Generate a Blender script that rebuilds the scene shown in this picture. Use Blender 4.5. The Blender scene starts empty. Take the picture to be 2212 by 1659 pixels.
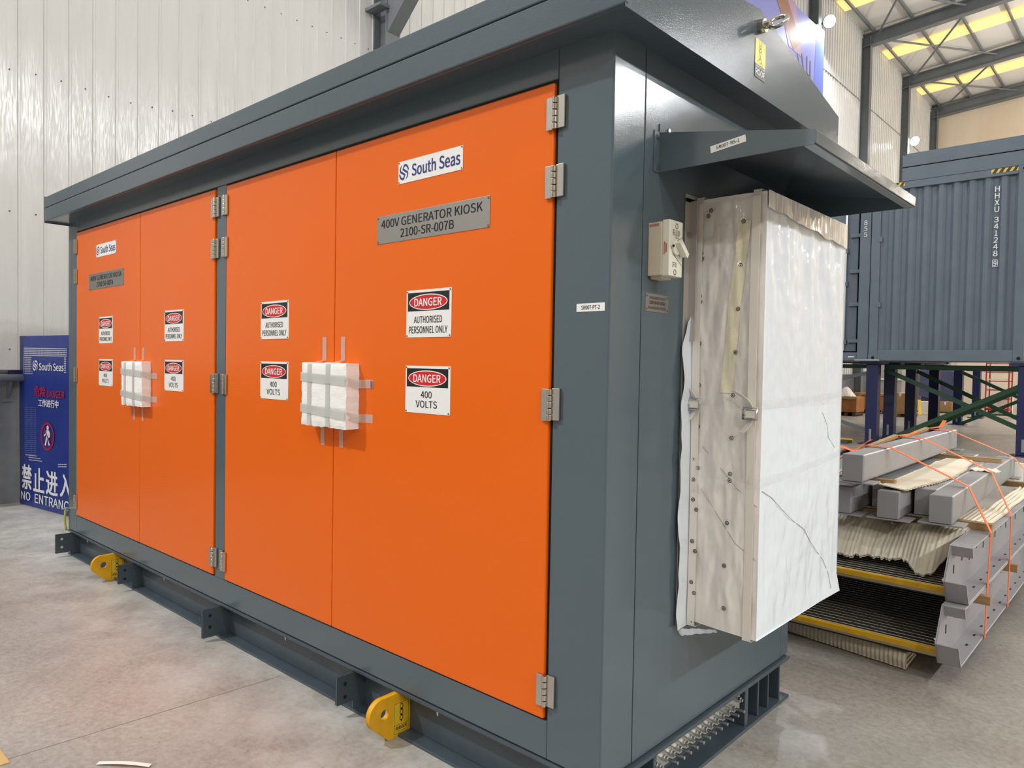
import bpy, math, random
from mathutils import Vector, Matrix, noise

SC = bpy.context.scene
COL = SC.collection
random.seed(7)

# ------------------------------------------------------------------ camera
FPX, CAMX, CAMY, CAMZ = 1585.7, 5.9435, -1.7821, 1.4313
YAW, PITCH, ROLL = 0.736, -0.0262, 0.0170
cy, sy = math.cos(YAW), math.sin(YAW)
fw, rt, up = Vector((-sy, cy, 0)), Vector((cy, sy, 0)), Vector((0, 0, 1))
f2 = math.cos(PITCH) * fw + math.sin(PITCH) * up
u2 = -math.sin(PITCH) * fw + math.cos(PITCH) * up
r3 = math.cos(ROLL) * rt + math.sin(ROLL) * u2
u3 = -math.sin(ROLL) * rt + math.cos(ROLL) * u2
cam_d = bpy.data.cameras.new('camera')
cam_d.sensor_width = 36.0
cam_d.sensor_fit = 'HORIZONTAL'
cam_d.lens = 36.0 * FPX / 2212.0
cam_d.clip_start, cam_d.clip_end = 0.05, 300
cam = bpy.data.objects.new('camera', cam_d)
COL.objects.link(cam)
cam.matrix_world = Matrix(((r3.x, u3.x, -f2.x, CAMX), (r3.y, u3.y, -f2.y, CAMY),
                           (r3.z, u3.z, -f2.z, CAMZ), (0, 0, 0, 1)))
SC.camera = cam

# ------------------------------------------------------------------ view, world, lights
SC.view_settings.view_transform = 'Standard'
SC.view_settings.look = 'None'
SC.view_settings.gamma = 1.0
SC.view_settings.use_curve_mapping = False
SC.view_settings.exposure = -1.28
SC.cycles.max_bounces = 7
SC.cycles.diffuse_bounces = 4
SC.cycles.sample_clamp_indirect = 6.0

wd = bpy.data.worlds.new('world')
SC.world = wd
wd.use_nodes = True
wd.node_tree.nodes['Background'].inputs[0].default_value = (0.9, 0.95, 1.0, 1)
wd.node_tree.nodes['Background'].inputs[1].default_value = 0.3


def lamp(loc, aim, power, size=0.45, col=(1, 0.97, 0.93), spread=170):
    d = bpy.data.lights.new('hall_lamp', 'AREA')
    d.shape = 'DISK'
    d.size = size
    d.energy = power
    d.color = col
    d.spread = math.radians(spread)
    o = bpy.data.objects.new('hall_lamp', d)
    o.location = loc
    o.rotation_euler = (Vector(aim) - Vector(loc)).to_track_quat('-Z', 'Y').to_euler()
    COL.objects.link(o)
    return o


COOL, NEUT = (.93, .97, 1.0), (1, .985, .96)
# floodlights on the side wall
for (y, p, c) in ((-7.0, 1950, COOL), (0.5, 350, COOL), (10.4, 500, NEUT), (21.0, 500, COOL), (30.7, 450, COOL)):
    lamp((-1.85, y, 10.6 if abs(y - 21) > .1 else 11.8), (5.5, y + (6 if y < 0 else -1), 0), p, .36, c)
# lamp row hung along the far side of the hall
for (x, y, z, p) in ((17, -8, 9.3, 900), (17, -2.2, 9.3, 700), (17, 4.2, 9.3, 820), (17, 9.2, 9.3, 680), (17, 15.5, 9.3, 700), (16.5, 19.2, 10.7, 750)):
    lamp((x, y, z), (6.5, y * .8, 0), p, .4, COOL)


def fill_point(loc, power, r=.3, col=(1, .96, .9)):
    d = bpy.data.lights.new('fill_light', 'POINT')
    d.shadow_soft_size = r
    d.energy = power
    d.color = col
    o = bpy.data.objects.new('fill_light', d)
    o.location = loc
    COL.objects.link(o)


# unseen fill lights added to brighten the roof sheet, end wall and duct wrap
for (x, y, z, p) in ((9, 24.5, 8.5, 3100), (9, 31, 8.5, 2600), (9, 16, 9.5, 700), (10, -6, 9.5, 950), (4.2, -10, 10.5, 650), (0, -19, 8, 900)):
    fill_point((x, y, z), p)


# ------------------------------------------------------------------ materials
def lin(c):
    if isinstance(c, str):
        c = tuple(int(c[i:i + 2], 16) / 255 for i in (0, 2, 4))
    return tuple((v / 12.92 if v <= 0.04045 else ((v + 0.055) / 1.055) ** 2.4) for v in c) + (1,)


def mat(name, col, rough=.5, metal=0.0, bump=0, bscale=200, bdist=.001, var=None, vscale=3, coat=0,
        coat_rough=.1, coat_bump=0, emit=None, estr=0, stretch=None, alpha=1, trans=0, spec=.5):
    m = bpy.data.materials.new(name)
    m.use_nodes = True
    nt = m.node_tree
    b = nt.nodes['Principled BSDF']
    b.inputs['Base Color'].default_value = lin(col)
    b.inputs['Roughness'].default_value = rough
    b.inputs['Metallic'].default_value = metal
    b.inputs['Coat Weight'].default_value = coat
    b.inputs['Coat Roughness'].default_value = coat_rough
    b.inputs['Alpha'].default_value = alpha
    b.inputs['Transmission Weight'].default_value = trans
    b.inputs['Specular IOR Level'].default_value = spec
    if emit:
        b.inputs['Emission Color'].default_value = lin(emit)
        b.inputs['Emission Strength'].default_value = estr
    tc = nt.nodes.new('ShaderNodeTexCoord')
    src = tc.outputs['Object']
    if stretch:
        mp = nt.nodes.new('ShaderNodeMapping')
        mp.inputs['Scale'].default_value = stretch
        nt.links.new(src, mp.inputs[0])
        src = mp.outputs[0]
    if bump:
        n = nt.nodes.new('ShaderNodeTexNoise')
        n.inputs['Scale'].default_value = bscale
        n.inputs['Detail'].default_value = 3
        nt.links.new(src, n.inputs['Vector'])
        bp = nt.nodes.new('ShaderNodeBump')
        bp.inputs['Strength'].default_value = bump
        bp.inputs['Distance'].default_value = bdist
        nt.links.new(n.outputs['Fac'], bp.inputs['Height'])
        nt.links.new(bp.outputs[0], b.inputs['Normal'])
        if coat and coat_bump:
            b2 = nt.nodes.new('ShaderNodeBump')
            b2.inputs['Strength'].default_value = coat_bump
            b2.inputs['Distance'].default_value = bdist
            nt.links.new(n.outputs['Fac'], b2.inputs['Height'])
            nt.links.new(b2.outputs[0], b.inputs['Coat Normal'])
        elif coat:
            nt.links.new(bp.outputs[0], b.inputs['Coat Normal'])
    if var:
        n2 = nt.nodes.new('ShaderNodeTexNoise')
        n2.inputs['Scale'].default_value = vscale
        n2.inputs['Detail'].default_value = 6
        n2.inputs['Roughness'].default_value = .6
        nt.links.new(src, n2.inputs['Vector'])
        cr = nt.nodes.new('ShaderNodeValToRGB')
        cr.color_ramp.elements[0].position = .35
        cr.color_ramp.elements[1].position = .65
        cr.color_ramp.elements[0].color = lin(var)
        cr.color_ramp.elements[1].color = lin(col)
        nt.links.new(n2.outputs['Fac'], cr.inputs[0])
        nt.links.new(cr.outputs[0], b.inputs['Base Color'])
    return m


def floor_material():
    m = mat('floor_concrete', 'c0b5a9', .62)
    nt = m.node_tree
    b = nt.nodes['Principled BSDF']
    tc = nt.nodes.new('ShaderNodeTexCoord')

    def nz(scale, detail=5, rough=.6, dist=0.0):
        n = nt.nodes.new('ShaderNodeTexNoise')
        n.inputs['Scale'].default_value = scale
        n.inputs['Detail'].default_value = detail
        n.inputs['Roughness'].default_value = rough
        n.inputs['Distortion'].default_value = dist
        nt.links.new(tc.outputs['Object'], n.inputs['Vector'])
        return n

    def ramp(src, p0, p1, c0, c1):
        r = nt.nodes.new('ShaderNodeValToRGB')
        r.color_ramp.elements[0].position = p0
        r.color_ramp.elements[1].position = p1
        r.color_ramp.elements[0].color = lin(c0)
        r.color_ramp.elements[1].color = lin(c1)
        nt.links.new(src, r.inputs[0])
        return r

    def mix(fac, a, c, mode='MIX'):
        x = nt.nodes.new('ShaderNodeMix')
        x.data_type = 'RGBA'
        x.blend_type = mode
        if isinstance(fac, float):
            x.inputs[0].default_value = fac
        else:
            nt.links.new(fac, x.inputs[0])
        nt.links.new(a, x.inputs[6])
        nt.links.new(c, x.inputs[7])
        return x.outputs[2]
    big = ramp(nz(1.1, 7, .66, .8).outputs['Fac'], .36, .62, '867f78', 'b2aea7')
    pink = ramp(nz(.55, 3).outputs['Fac'], .42, .66, 'aaa9a4', 'b1a69c')
    c = mix(.5, big.outputs[0], pink.outputs[0])
    fine = ramp(nz(38, 5, .7).outputs['Fac'], .34, .62, 'cfcac4', 'ffffff')
    c = mix(.75, c, fine.outputs[0], 'MULTIPLY')
    # dark pits and crumbs
    pit_n = nz(55, 2, .5)
    pit = ramp(pit_n.outputs['Fac'], .265, .30, '000000', 'ffffff')
    patch = ramp(nz(1.7, 2).outputs['Fac'], .44, .6, '000000', 'ffffff')
    dk = nt.nodes.new('ShaderNodeMix')
    dk.data_type = 'RGBA'
    nt.links.new(patch.outputs[0], dk.inputs[0])
    dk.inputs[6].default_value = (1, 1, 1, 1)
    nt.links.new(pit.outputs[0], dk.inputs[7])
    c = mix(.72, c, dk.outputs[2], 'MULTIPLY')
    # pale dust swept along the foot of the skid
    sp = nt.nodes.new('ShaderNodeSeparateXYZ')
    nt.links.new(tc.outputs['Object'], sp.inputs[0])
    mr = nt.nodes.new('ShaderNodeMapRange')
    mr.inputs['From Min'].default_value, mr.inputs['From Max'].default_value = -.75, -.15
    nt.links.new(sp.outputs['Y'], mr.inputs['Value'])
    m2 = nt.nodes.new('ShaderNodeMapRange')
    m2.inputs['From Min'].default_value, m2.inputs['From Max'].default_value = 1.5, .3
    nt.links.new(sp.outputs['Y'], m2.inputs['Value'])
    mu = nt.nodes.new('ShaderNodeMath')
    mu.operation = 'MULTIPLY'
    nt.links.new(mr.outputs[0], mu.inputs[0])
    nt.links.new(m2.outputs[0], mu.inputs[1])
    m3 = nt.nodes.new('ShaderNodeMath')
    m3.operation = 'MULTIPLY'
    nt.links.new(mu.outputs[0], m3.inputs[0])
    nt.links.new(ramp(nz(3.2, 6, .7).outputs['Fac'], .36, .62, '000000', 'e0e0e0').outputs[0], m3.inputs[1])
    dust = nt.nodes.new('ShaderNodeRGB')
    dust.outputs[0].default_value = lin('cccbc6')
    c = mix(m3.outputs[0], c, dust.outputs[0])
    nt.links.new(c, b.inputs['Base Color'])
    bp = nt.nodes.new('ShaderNodeBump')
    bp.inputs['Strength'].default_value = .2
    bp.inputs['Distance'].default_value = .003
    nt.links.new(nz(60, 8, .75).outputs['Fac'], bp.inputs['Height'])
    nt.links.new(bp.outputs[0], b.inputs['Normal'])
    rr = ramp(nz(2.2, 4).outputs['Fac'], .3, .7, '8a8a8a', 'b4b4b4')
    nt.links.new(rr.outputs[0], b.inputs['Roughness'])
    return m


M = {}
M['kiosk'] = mat('kiosk_grey_paint', '536169', .10, bump=.24, bscale=300, bdist=.0009)
M['roof'] = mat('roof_grey_paint', '4d5a62', .13, bump=.34, bscale=260, bdist=.001)
M['orange'] = mat('door_orange_paint', 'ea680b', .24, bump=.035, bscale=160, bdist=.001, spec=.32)
M['dark'] = mat('dark_gap', '0c0e10', .8)
M['steel_beam'] = mat('skid_grey_paint', '47535b', .34, bump=.12, bscale=150, bdist=.001, var='404b53', vscale=5)
M['white_sign'] = mat('sign_white', 'f0f0ee', .35)
M['black'] = mat('sign_black', '101012', .4)
M['red'] = mat('sign_red', 'cf1620', .35)
M['blue_ink'] = mat('logo_blue', '1d2f7c', .4)
M['brushed'] = mat('brushed_steel', 'a8a6a2', .36, metal=1, bump=.15, bscale=60, bdist=.0004, stretch=(1, 1, 40))
M['stainless'] = mat('stainless', 'c9c6c0', .2, metal=1, bump=.25, bscale=30, bdist=.001)
M['rivet'] = mat('rivet_metal', '8f8a84', .35, metal=1)
M['zinc'] = mat('zinc_plated', 'c6cacb', .28, metal=1)
M['yellow'] = mat('lug_yellow_paint', 'eab21e', .4, bump=.15, bscale=60, bdist=.001, var='d8a018', vscale=14)
M['decal_yellow'] = mat('decal_yellow', 'e6bb2c', .45)
M['lime'] = mat('hoist_sticker_yellow', 'e9e35c', .4)
M['foam'] = mat('white_foam', 'f6f5f2', .85, bump=.5, bscale=140, bdist=.003)
M['tape'] = mat('clear_tape', 'dcdcd6', .2, alpha=.3, bump=.3, bscale=60, bdist=.001)
M['tape_foam'] = mat('packing_tape', 'dcddd9', .18, alpha=.5, bump=.4, bscale=50, bdist=.002)
M['tape_print'] = mat('tape_print', '4b6b8c', .4)
M['film'] = mat('white_plastic_film', 'e9f1f9', .45, bump=.05, bscale=9, bdist=.03, coat=.55, coat_rough=.08, coat_bump=.42,
                stretch=(1, 1, .35))
M['film_side'] = mat('cloudy_plastic_film', 'f7f3ee', .45, bump=.1, bscale=11, bdist=.03, coat=1, coat_rough=.06, coat_bump=1,
                     var='efe8e1', vscale=3, stretch=(1, 1, .3))
M['clear_film'] = mat('clear_wrap', 'f6f5f4', .06, alpha=.2, bump=1, bscale=20, bdist=.03, stretch=(1, 1, .5))
M['film_yellow'] = mat('yellowed_tape', 'eee7c6', .3, bump=.3, bscale=30, bdist=.004, coat=.8)
M['strap_white'] = mat('woven_white_strap', 'e9e3da', .6)
M['switch_beige'] = mat('switch_beige', 'cfc4b0', .4)
M['switch_cream'] = mat('switch_cream', 'dfddcd', .4)
M['red_ink'] = mat('red_print', 'b0483a', .5)
M['aluminium'] = mat('galvanised_duct', 'b4afa9', .42, metal=.25)
M['wall'] = mat('white_wall_sheet', 'dededd', .2, bump=.6, bscale=2.6, bdist=.02, stretch=(1, 3.2, .5), var='d8d8d6',
                vscale=2)
M['wall_far'] = mat('cream_wall_sheet', 'e6d9c6', .55, var='d9c8b0', vscale=.7, stretch=(1, 1, .2))
M['roof_sheet'] = mat('roof_sheet', 'eeece8', .5, bump=.4, bscale=1.2, bdist=.05)
M['plinth'] = mat('grey_plinth_gloss', '7b7e83', .18, var='66696e', vscale=3, bump=.2, bscale=3, bdist=.01)
M['frame_steel'] = mat('hall_frame_grey', '747a7e', .5, var='6a7074', vscale=2)
M['skylight'] = mat('skylight_sheet', 'f6e0a0', .5, emit='ffdc86', estr=1.9)
M['screw'] = mat('wall_screw', '4c4a46', .5)
M['lens'] = mat('lamp_lens', 'ffffff', .3, emit='f4ffff', estr=30)
M['lamp_body'] = mat('lamp_body', '565a5e', .5)
M['print_sky'] = mat('print_lilac', '8f95d8', .45)
M['print_sky2'] = mat('print_periwinkle', '6f80d6', .45)
M['print_pink'] = mat('print_pink', 'b89ab8', .45)
M['print_brown'] = mat('print_brown', 'a07a68', .5)
M['print_dark'] = mat('print_dark_violet', '5c5470', .5)
M['banner'] = mat('banner_blue', '24388a', .35, bump=.3, bscale=7, bdist=.01, var='1f3180', vscale=2)
M['banner_white'] = mat('banner_white', 'e6e7ea', .45)
M['banner_red'] = mat('banner_red', 'a02048', .45)
M['banner_dim'] = mat('banner_pale_dots', '7d8cc0', .45)
M['pipe'] = mat('grey_pipe', '8b8f90', .4)
M['container'] = mat('container_blue_grey', '64717f', .5, var='5e6b78', vscale=2)
M['container_white'] = mat('container_letters', 'e6e8ea', .5)
M['hazard_y'] = mat('hazard_yellow', 'e8c63a', .5)
M['leg_blue'] = mat('support_leg_blue', '1b2254', .4, var='171d4a', vscale=2)
M['brace_green'] = mat('brace_green', '234a32', .45)
M['post_grey'] = mat('steel_post_grey', '9f9d9f', .4, var='979698', vscale=4)
M['string_grey'] = mat('stringer_grey', '9f9da1', .4, var='98969a', vscale=4)
M['grate'] = mat('grating_metal', 'cfc9b8', .38, metal=.2)
M['grate_shaded'] = mat('grating_shaded', '4f4b42', .5, metal=.2)  # shade on the bar sides put into the colour
M['grate_dark'] = mat('grating_dark', '2a2822', .5, metal=.3)
M['pin'] = mat('grating_pin', 'e8e4da', .25, metal=.9)
M['nosing'] = mat('nosing_yellow', 'd9a916', .5, var='c08f14', vscale=12)
M['wood'] = mat('timber', 'b3936a', .65, bump=.3, bscale=30, bdist=.002, var='9c7b50', vscale=6, stretch=(1, 6, 6))
M['wood_dark'] = mat('dark_timber', '5b4a3c', .75, var='463a30', vscale=8)
M['epe'] = mat('cream_foam_sheet', 'd8cfbc', .7, bump=.25, bscale=60, bdist=.003, var='cdc2ac', vscale=3)
M['epe_light'] = mat('pale_foam_sheet', 'e6dcc6', .7, bump=.2, bscale=50, bdist=.003)
M['strap_orange'] = mat('orange_webbing', 'f5702a', .55, bump=.3, bscale=200, bdist=.001)
M['crate_wood'] = mat('crate_wood', 'b5773e', .7, var='99602c', vscale=4)
M['card'] = mat('cardboard', 'b08a5c', .75, var='a37d50', vscale=3)
M['paper'] = mat('white_paper', 'ece4da', .7)
M['tarp'] = mat('slate_blue_cover', '4a4d6e', .6, bump=.5, bscale=3, bdist=.05)
M['red_frame'] = mat('red_scaffold', 'a02a24', .45)
M['plank'] = mat('scaffold_plank', 'e8d8c0', .6)
M['mint'] = mat('mint_sheet', 'a9dcc0', .5)
M['machine_grey'] = mat('pale_grey_panel', 'b9b4ae', .5, var='a8a39d', vscale=1.5)
M['green_wire'] = mat('earth_wire', 'b8b04a', .5)
M['joint'] = mat('floor_joint', '9a9188', .8)
M['floor_paint'] = mat('worn_yellow_floor_strip', 'c7a56a', .7)
M['hole'] = mat('hole_pale', 'c9c2b6', .8)
M['floor'] = floor_material()


# ------------------------------------------------------------------ mesh helpers
class MB:
    def __init__(s):
        s.v, s.f = [], []

    def add(s, V, F):
        n = len(s.v)
        s.v += [tuple(p) for p in V]
        s.f += [tuple(i + n for i in f) for f in F]
        return s

    def box(s, x0, x1, y0, y1, z0, z1):
        V = [(x, y, z) for x in (x0, x1) for y in (y0, y1) for z in (z0, z1)]
        return s.add(V, [(0, 1, 3, 2), (4, 6, 7, 5), (0, 4, 5, 1), (2, 3, 7, 6), (0, 2, 6, 4), (1, 5, 7, 3)])

    def prism(s, poly, axis, a, b):
        """poly in the two other axes (in x,y,z order), extruded along axis from a to b"""
        def P(p, t):
            q = list(p)
            q.insert(axis, t)
            return tuple(q)
        n = len(poly)
        V = [P(p, a) for p in poly] + [P(p, b) for p in poly]
        F = [tuple(range(n)), tuple(range(2 * n - 1, n - 1, -1))]
        F += [(i, (i + 1) % n, n + (i + 1) % n, n + i) for i in range(n)]
        return s.add(V, F)

    def beam(s, p0, p1, w, h, upv=(0, 0, 1)):
        p0, p1 = Vector(p0), Vector(p1)
        d = (p1 - p0).normalized()
        a = d.cross(Vector(upv))
        if a.length < 1e-4:
            a = d.cross(Vector((1, 0, 0)))
        a.normalize()
        b = a.cross(d).normalized()
        V = []
        for p in (p0, p1):
            for (i, j) in ((-1, -1), (1, -1), (1, 1), (-1, 1)):
                V.append(p + a * (i * w / 2) + b * (j * h / 2))
        return s.add(V, [(0, 3, 2, 1), (4, 5, 6, 7), (0, 1, 5, 4), (1, 2, 6, 5), (2, 3, 7, 6), (3, 0, 4, 7)])

    def cyl(s, p0, p1, r, n=12, r1=None):
        p0, p1 = Vector(p0), Vector(p1)
        d = (p1 - p0).normalized()
        a = d.orthogonal().normalized()
        b = d.cross(a)
        r1 = r if r1 is None else r1
        V = []
        for p, q in ((p0, r), (p1, r1)):
            for k in range(n):
                t = 2 * math.pi * k / n
                V.append(p + a * (q * math.cos(t)) + b * (q * math.sin(t)))
        F = [tuple(range(n - 1, -1, -1)), tuple(range(n, 2 * n))]
        F += [(k, (k + 1) % n, n + (k + 1) % n, n + k) for k in range(n)]
        return s.add(V, F)

    def tube(s, pts, r, n=8):
        pts = [Vector(p) for p in pts]
        V, F = [], []
        a = None
        for i, p in enumerate(pts):
            d = (pts[min(i + 1, len(pts) - 1)] - pts[max(i - 1, 0)]).normalized()
            if a is None:
                a = d.orthogonal().normalized()
            a = (a - d * a.dot(d)).normalized()
            b = d.cross(a)
            for k in range(n):
                t = 2 * math.pi * k / n
                V.append(p + a * (r * math.cos(t)) + b * (r * math.sin(t)))
        for i in range(len(pts) - 1):
            for k in range(n):
                F.append((i * n + k, i * n + (k + 1) % n, (i + 1) * n + (k + 1) % n, (i + 1) * n + k))
        F.append(tuple(range(n - 1, -1, -1)))
        F.append(tuple((len(pts) - 1) * n + k for k in range(n)))
        return s.add(V, F)

    def torus(s, c, ax, ax2, R, r, n=28, m=10, e=1.0):
        c, ax, ax2 = Vector(c), Vector(ax).normalized(), Vector(ax2).normalized()
        nrm = ax.cross(ax2)
        V, F = [], []
        for i in range(n):
            t = 2 * math.pi * i / n
            d = ax * (math.cos(t) * e) + ax2 * math.sin(t)
            for k in range(m):
                q = 2 * math.pi * k / m
                V.append(c + d * (R + r * math.cos(q)) + nrm * (r * math.sin(q)))
        for i in range(n):
            for k in range(m):
                F.append((i * m + k, ((i + 1) % n) * m + k, ((i + 1) % n) * m + (k + 1) % m, i * m + (k + 1) % m))
        return s.add(V, F)

    def grid(s, fn, nu, nv, thick=None):
        """fn(u,v)->point; with thick a second layer offset by the vector makes it solid"""
        V = [Vector(fn(i / nu, j / nv)) for j in range(nv + 1) for i in range(nu + 1)]
        w = nu + 1
        F = [(j * w + i, j * w + i + 1, (j + 1) * w + i + 1, (j + 1) * w + i) for j in range(nv) for i in range(nu)]
        if thick is not None:
            t = Vector(thick)
            n = len(V)
            V2 = [p + t for p in V]
            F2 = [tuple(reversed([k + n for k in f])) for f in F]
            rim = [i for i in range(w)] + [j * w + nu for j in range(1, nv + 1)] + \
                  [nv * w + i for i in range(nu - 1, -1, -1)] + [j * w for j in range(nv - 1, 0, -1)]
            F3 = [(rim[k], rim[(k + 1) % len(rim)], rim[(k + 1) % len(rim)] + n, rim[k] + n) for k in range(len(rim))]
            V, F = V + V2, F + F2 + F3
        return s.add(V, F)

    def ribbon(s, pts, w_dir, w, t):
        """flat band through pts, width w along w_dir, thickness t"""
        pts = [Vector(p) for p in pts]
        wd_ = Vector(w_dir).normalized()
        V, F = [], []
        for i, p in enumerate(pts):
            d = (pts[min(i + 1, len(pts) - 1)] - pts[max(i - 1, 0)]).normalized()
            n = wd_.cross(d).normalized()
            for (a, b) in ((-1, -1), (1, -1), (1, 1), (-1, 1)):
                V.append(p + wd_ * (a * w / 2) + n * (b * t / 2))
        for i in range(len(pts) - 1):
            for k in range(4):
                F.append((i * 4 + k, i * 4 + (k + 1) % 4, (i + 1) * 4 + (k + 1) % 4, (i + 1) * 4 + k))
        F += [(3, 2, 1, 0), tuple((len(pts) - 1) * 4 + k for k in range(4))]
        return s.add(V, F)

    def build(s, name, m, parent=None, bevel=0, smooth=False, seg=2, label=None):
        me = bpy.data.meshes.new(name)
        me.from_pydata([tuple(p) for p in s.v], [], s.f)
        me.update()
        me.materials.append(M[m] if isinstance(m, str) else m)
        o = bpy.data.objects.new(name, me)
        COL.objects.link(o)
        if smooth:
            for p in me.polygons:
                p.use_smooth = True
        if bevel:
            b = o.modifiers.new('bevel', 'BEVEL')
            b.width = bevel
            b.segments = seg
            b.limit_method = 'ANGLE'
            b.angle_limit = math.radians(40)
        if parent is not None:
            o.parent = parent
            if parent.type == 'EMPTY':
                o.matrix_parent_inverse = Matrix.Translation(parent.location).inverted()
        if label:
            o['label'] = label
        return o


def tag(o, label=None, cat=None, group=None, kind=None):
    if label:
        o['label'] = label
    if cat:
        o['category'] = cat
    if group:
        o['group'] = group
    if kind:
        o['kind'] = kind
    return o


def thing(name, loc, label, cat, group=None, kind=None):
    o = bpy.data.objects.new(name, None)
    o.empty_display_size = .1
    o.location = loc
    COL.objects.link(o)
    return tag(o, label, cat, group, kind)


def dup(src, offset, label=None, parent=None):
    """a copy of src moved by offset, with copies of its parts and their sub-parts"""
    def rec(o, par):
        c = o.copy()
        COL.objects.link(c)
        c.parent = par
        c.matrix_parent_inverse = o.matrix_parent_inverse
        for ch in [k for k in bpy.data.objects if k.parent == o]:
            rec(ch, c)
        return c
    c = rec(src, src.parent if parent is None else parent)
    c.location = Vector(src.location) + Vector(offset)
    if label:
        c['label'] = label
    return c


_txt = {}
try:    # Blender's own bundled sans-serif lettering, else its default
    FONT = bpy.data.fonts.load(bpy.utils.system_resource('DATAFILES', path='fonts') + '/Noto Sans CJK Regular.woff2')
except Exception:
    FONT = None


def text2d(body):
    k = body
    if k not in _txt:
        c = bpy.data.curves.new('lettering', 'FONT')
        c.body = body
        if FONT:
            c.font = FONT
        c.resolution_u = 4
        o = bpy.data.objects.new('lettering', c)
        COL.objects.link(o)
        bpy.context.view_layer.update()
        me = bpy.data.meshes.new_from_object(o.evaluated_get(bpy.context.evaluated_depsgraph_get()))
        V = [(v.co.x, v.co.y) for v in me.vertices]
        F = [tuple(p.vertices) for p in me.polygons]
        bpy.data.objects.remove(o)
        bpy.data.curves.remove(c)
        bpy.data.meshes.remove(me)
        xs, ys = [p[0] for p in V], [p[1] for p in V]
        x0, x1, y0, y1 = min(xs), max(xs), min(ys), max(ys)
        _txt[k] = ([((x - x0) / (x1 - x0), (y - y0) / (y1 - y0)) for x, y in V], F)
    return _txt[k]


class Frame:
    """a flat local frame: origin, horizontal u, vertical v; n points out"""
    def __init__(s, o, u, v, n):
        s.o, s.u, s.v, s.n = Vector(o), Vector(u), Vector(v), Vector(n)

    def p(s, a, b, d=0):
        return s.o + s.u * a + s.v * b + s.n * d

    def text(s, mb, body, x0, x1, y0, y1, d=.0012, bold=0.0):
        V, F = text2d(body)
        e = max(0, bold) * 1.1 * (y1 - y0)      # heavier strokes: the same letters laid over each other, a hair apart
        x0, x1, y0, y1 = x0 + e, x1 - e, y0 + e * .6, y1 - e * .6
        sh = ((0, 0),) if e == 0 else ((-1, -.6), (1, -.6), (-1, .6), (1, .6), (0, 0))
        for k, (i, j) in enumerate(sh):
            mb.add([s.p(x0 + (x1 - x0) * a + e * i, y0 + (y1 - y0) * b + e * j, d + k * 2e-5) for a, b in V], F)
        return mb

    def rect(s, mb, x0, x1, y0, y1, d0, d1):
        V = [s.p(a, b, d) for d in (d0, d1) for (a, b) in ((x0, y0), (x1, y0), (x1, y1), (x0, y1))]
        return mb.add(V, [(3, 2, 1, 0), (4, 5, 6, 7), (0, 1, 5, 4), (1, 2, 6, 5), (2, 3, 7, 6), (3, 0, 4, 7)])

    def poly(s, mb, pts, d):
        return mb.add([s.p(a, b, d) for a, b in pts], [tuple(range(len(pts)))])

    def ellipse(s, mb, cx, cy_, rx, ry, d, n=40):
        return s.poly(mb, [(cx + rx * math.cos(2 * math.pi * k / n), cy_ + ry * math.sin(2 * math.pi * k / n))
                           for k in range(n)], d)

    def ring(s, mb, cx, cy_, rx, ry, w, d, n=40):
        V, F = [], []
        for k in range(n):
            t = 2 * math.pi * k / n
            V.append(s.p(cx + rx * math.cos(t), cy_ + ry * math.sin(t), d))
            V.append(s.p(cx + (rx - w) * math.cos(t), cy_ + (ry - w) * math.sin(t), d))
        F = [(2 * k, 2 * ((k + 1) % n), 2 * ((k + 1) % n) + 1, 2 * k + 1) for k in range(n)]
        return mb.add(V, F)

    def stroke(s, mb, pts, w, d):
        """2-D polyline of width w (w may be a list)"""
        pts = [Vector((a, b)) for a, b in pts]
        V, F = [], []
        for i, p in enumerate(pts):
            t = (pts[min(i + 1, len(pts) - 1)] - pts[max(i - 1, 0)]).normalized()
            nn = Vector((-t.y, t.x))
            ww = w[i] if isinstance(w, (list, tuple)) else w
            for q in (p + nn * ww / 2, p - nn * ww / 2):
                V.append(s.p(q.x, q.y, d))
        F = [(2 * i, 2 * i + 1, 2 * i + 3, 2 * i + 2) for i in range(len(pts) - 1)]
        return mb.add(V, F)

    def logo(s, mb, cx, cy_, rx, ry, d):
        """round two-stroke S emblem"""
        P_ = ((.90, .16), (.80, .42), (.58, .70), (.28, .83), (.06, .78), (-.20, .36), (.72, -.12), (.76, -.40), (.62, -.68), (.36, -.93))
        w_ = (.62, .8, .95, 1, 1, 1, 1, .8, .5, .04)
        for sg in (1, -1):
            s.stroke(mb, [(cx + sg * rx * x, cy_ + sg * ry * y) for x, y in P_], [q * .29 * min(rx, ry) for q in w_], d)


def nz(x, y, z=0.0):
    return noise.noise(Vector((x, y, z)))


# ================================================================== THE HALL
XL, XR, YB, YF, ZE = -2.5, 20.0, 35.0, -26.0, 13.18
RIDGE_X = 8.75


def roof_z(x):
    return ZE + .08 * (min(x, 2 * RIDGE_X - x) - XL)


tag(MB().box(XL - .3, XR + .3, YF - .3, YB + .3, -.2, 0).build('floor', 'floor'),
    'grey concrete floor of the hall', 'floor', kind='structure')


def ribbed(y0, y1, z0, z1, x, pitch, depth, sgn=1):
    pts = []
    y = y0
    while y < y1 - 1e-6:
        for dy, dx in ((0, 0), (pitch - .034, 0), (pitch - .026, depth), (pitch - .008, depth)):
            if y + dy <= y1:
                pts.append((y + dy, x + sgn * dx))
        y += pitch
    pts.append((y1, x))
    V = [(b, a, z) for a, b in pts for z in (z0, z1)]
    F = [(2 * i, 2 * i + 1, 2 * i + 3, 2 * i + 2) for i in range(len(pts) - 1)]
    return V, F


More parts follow.
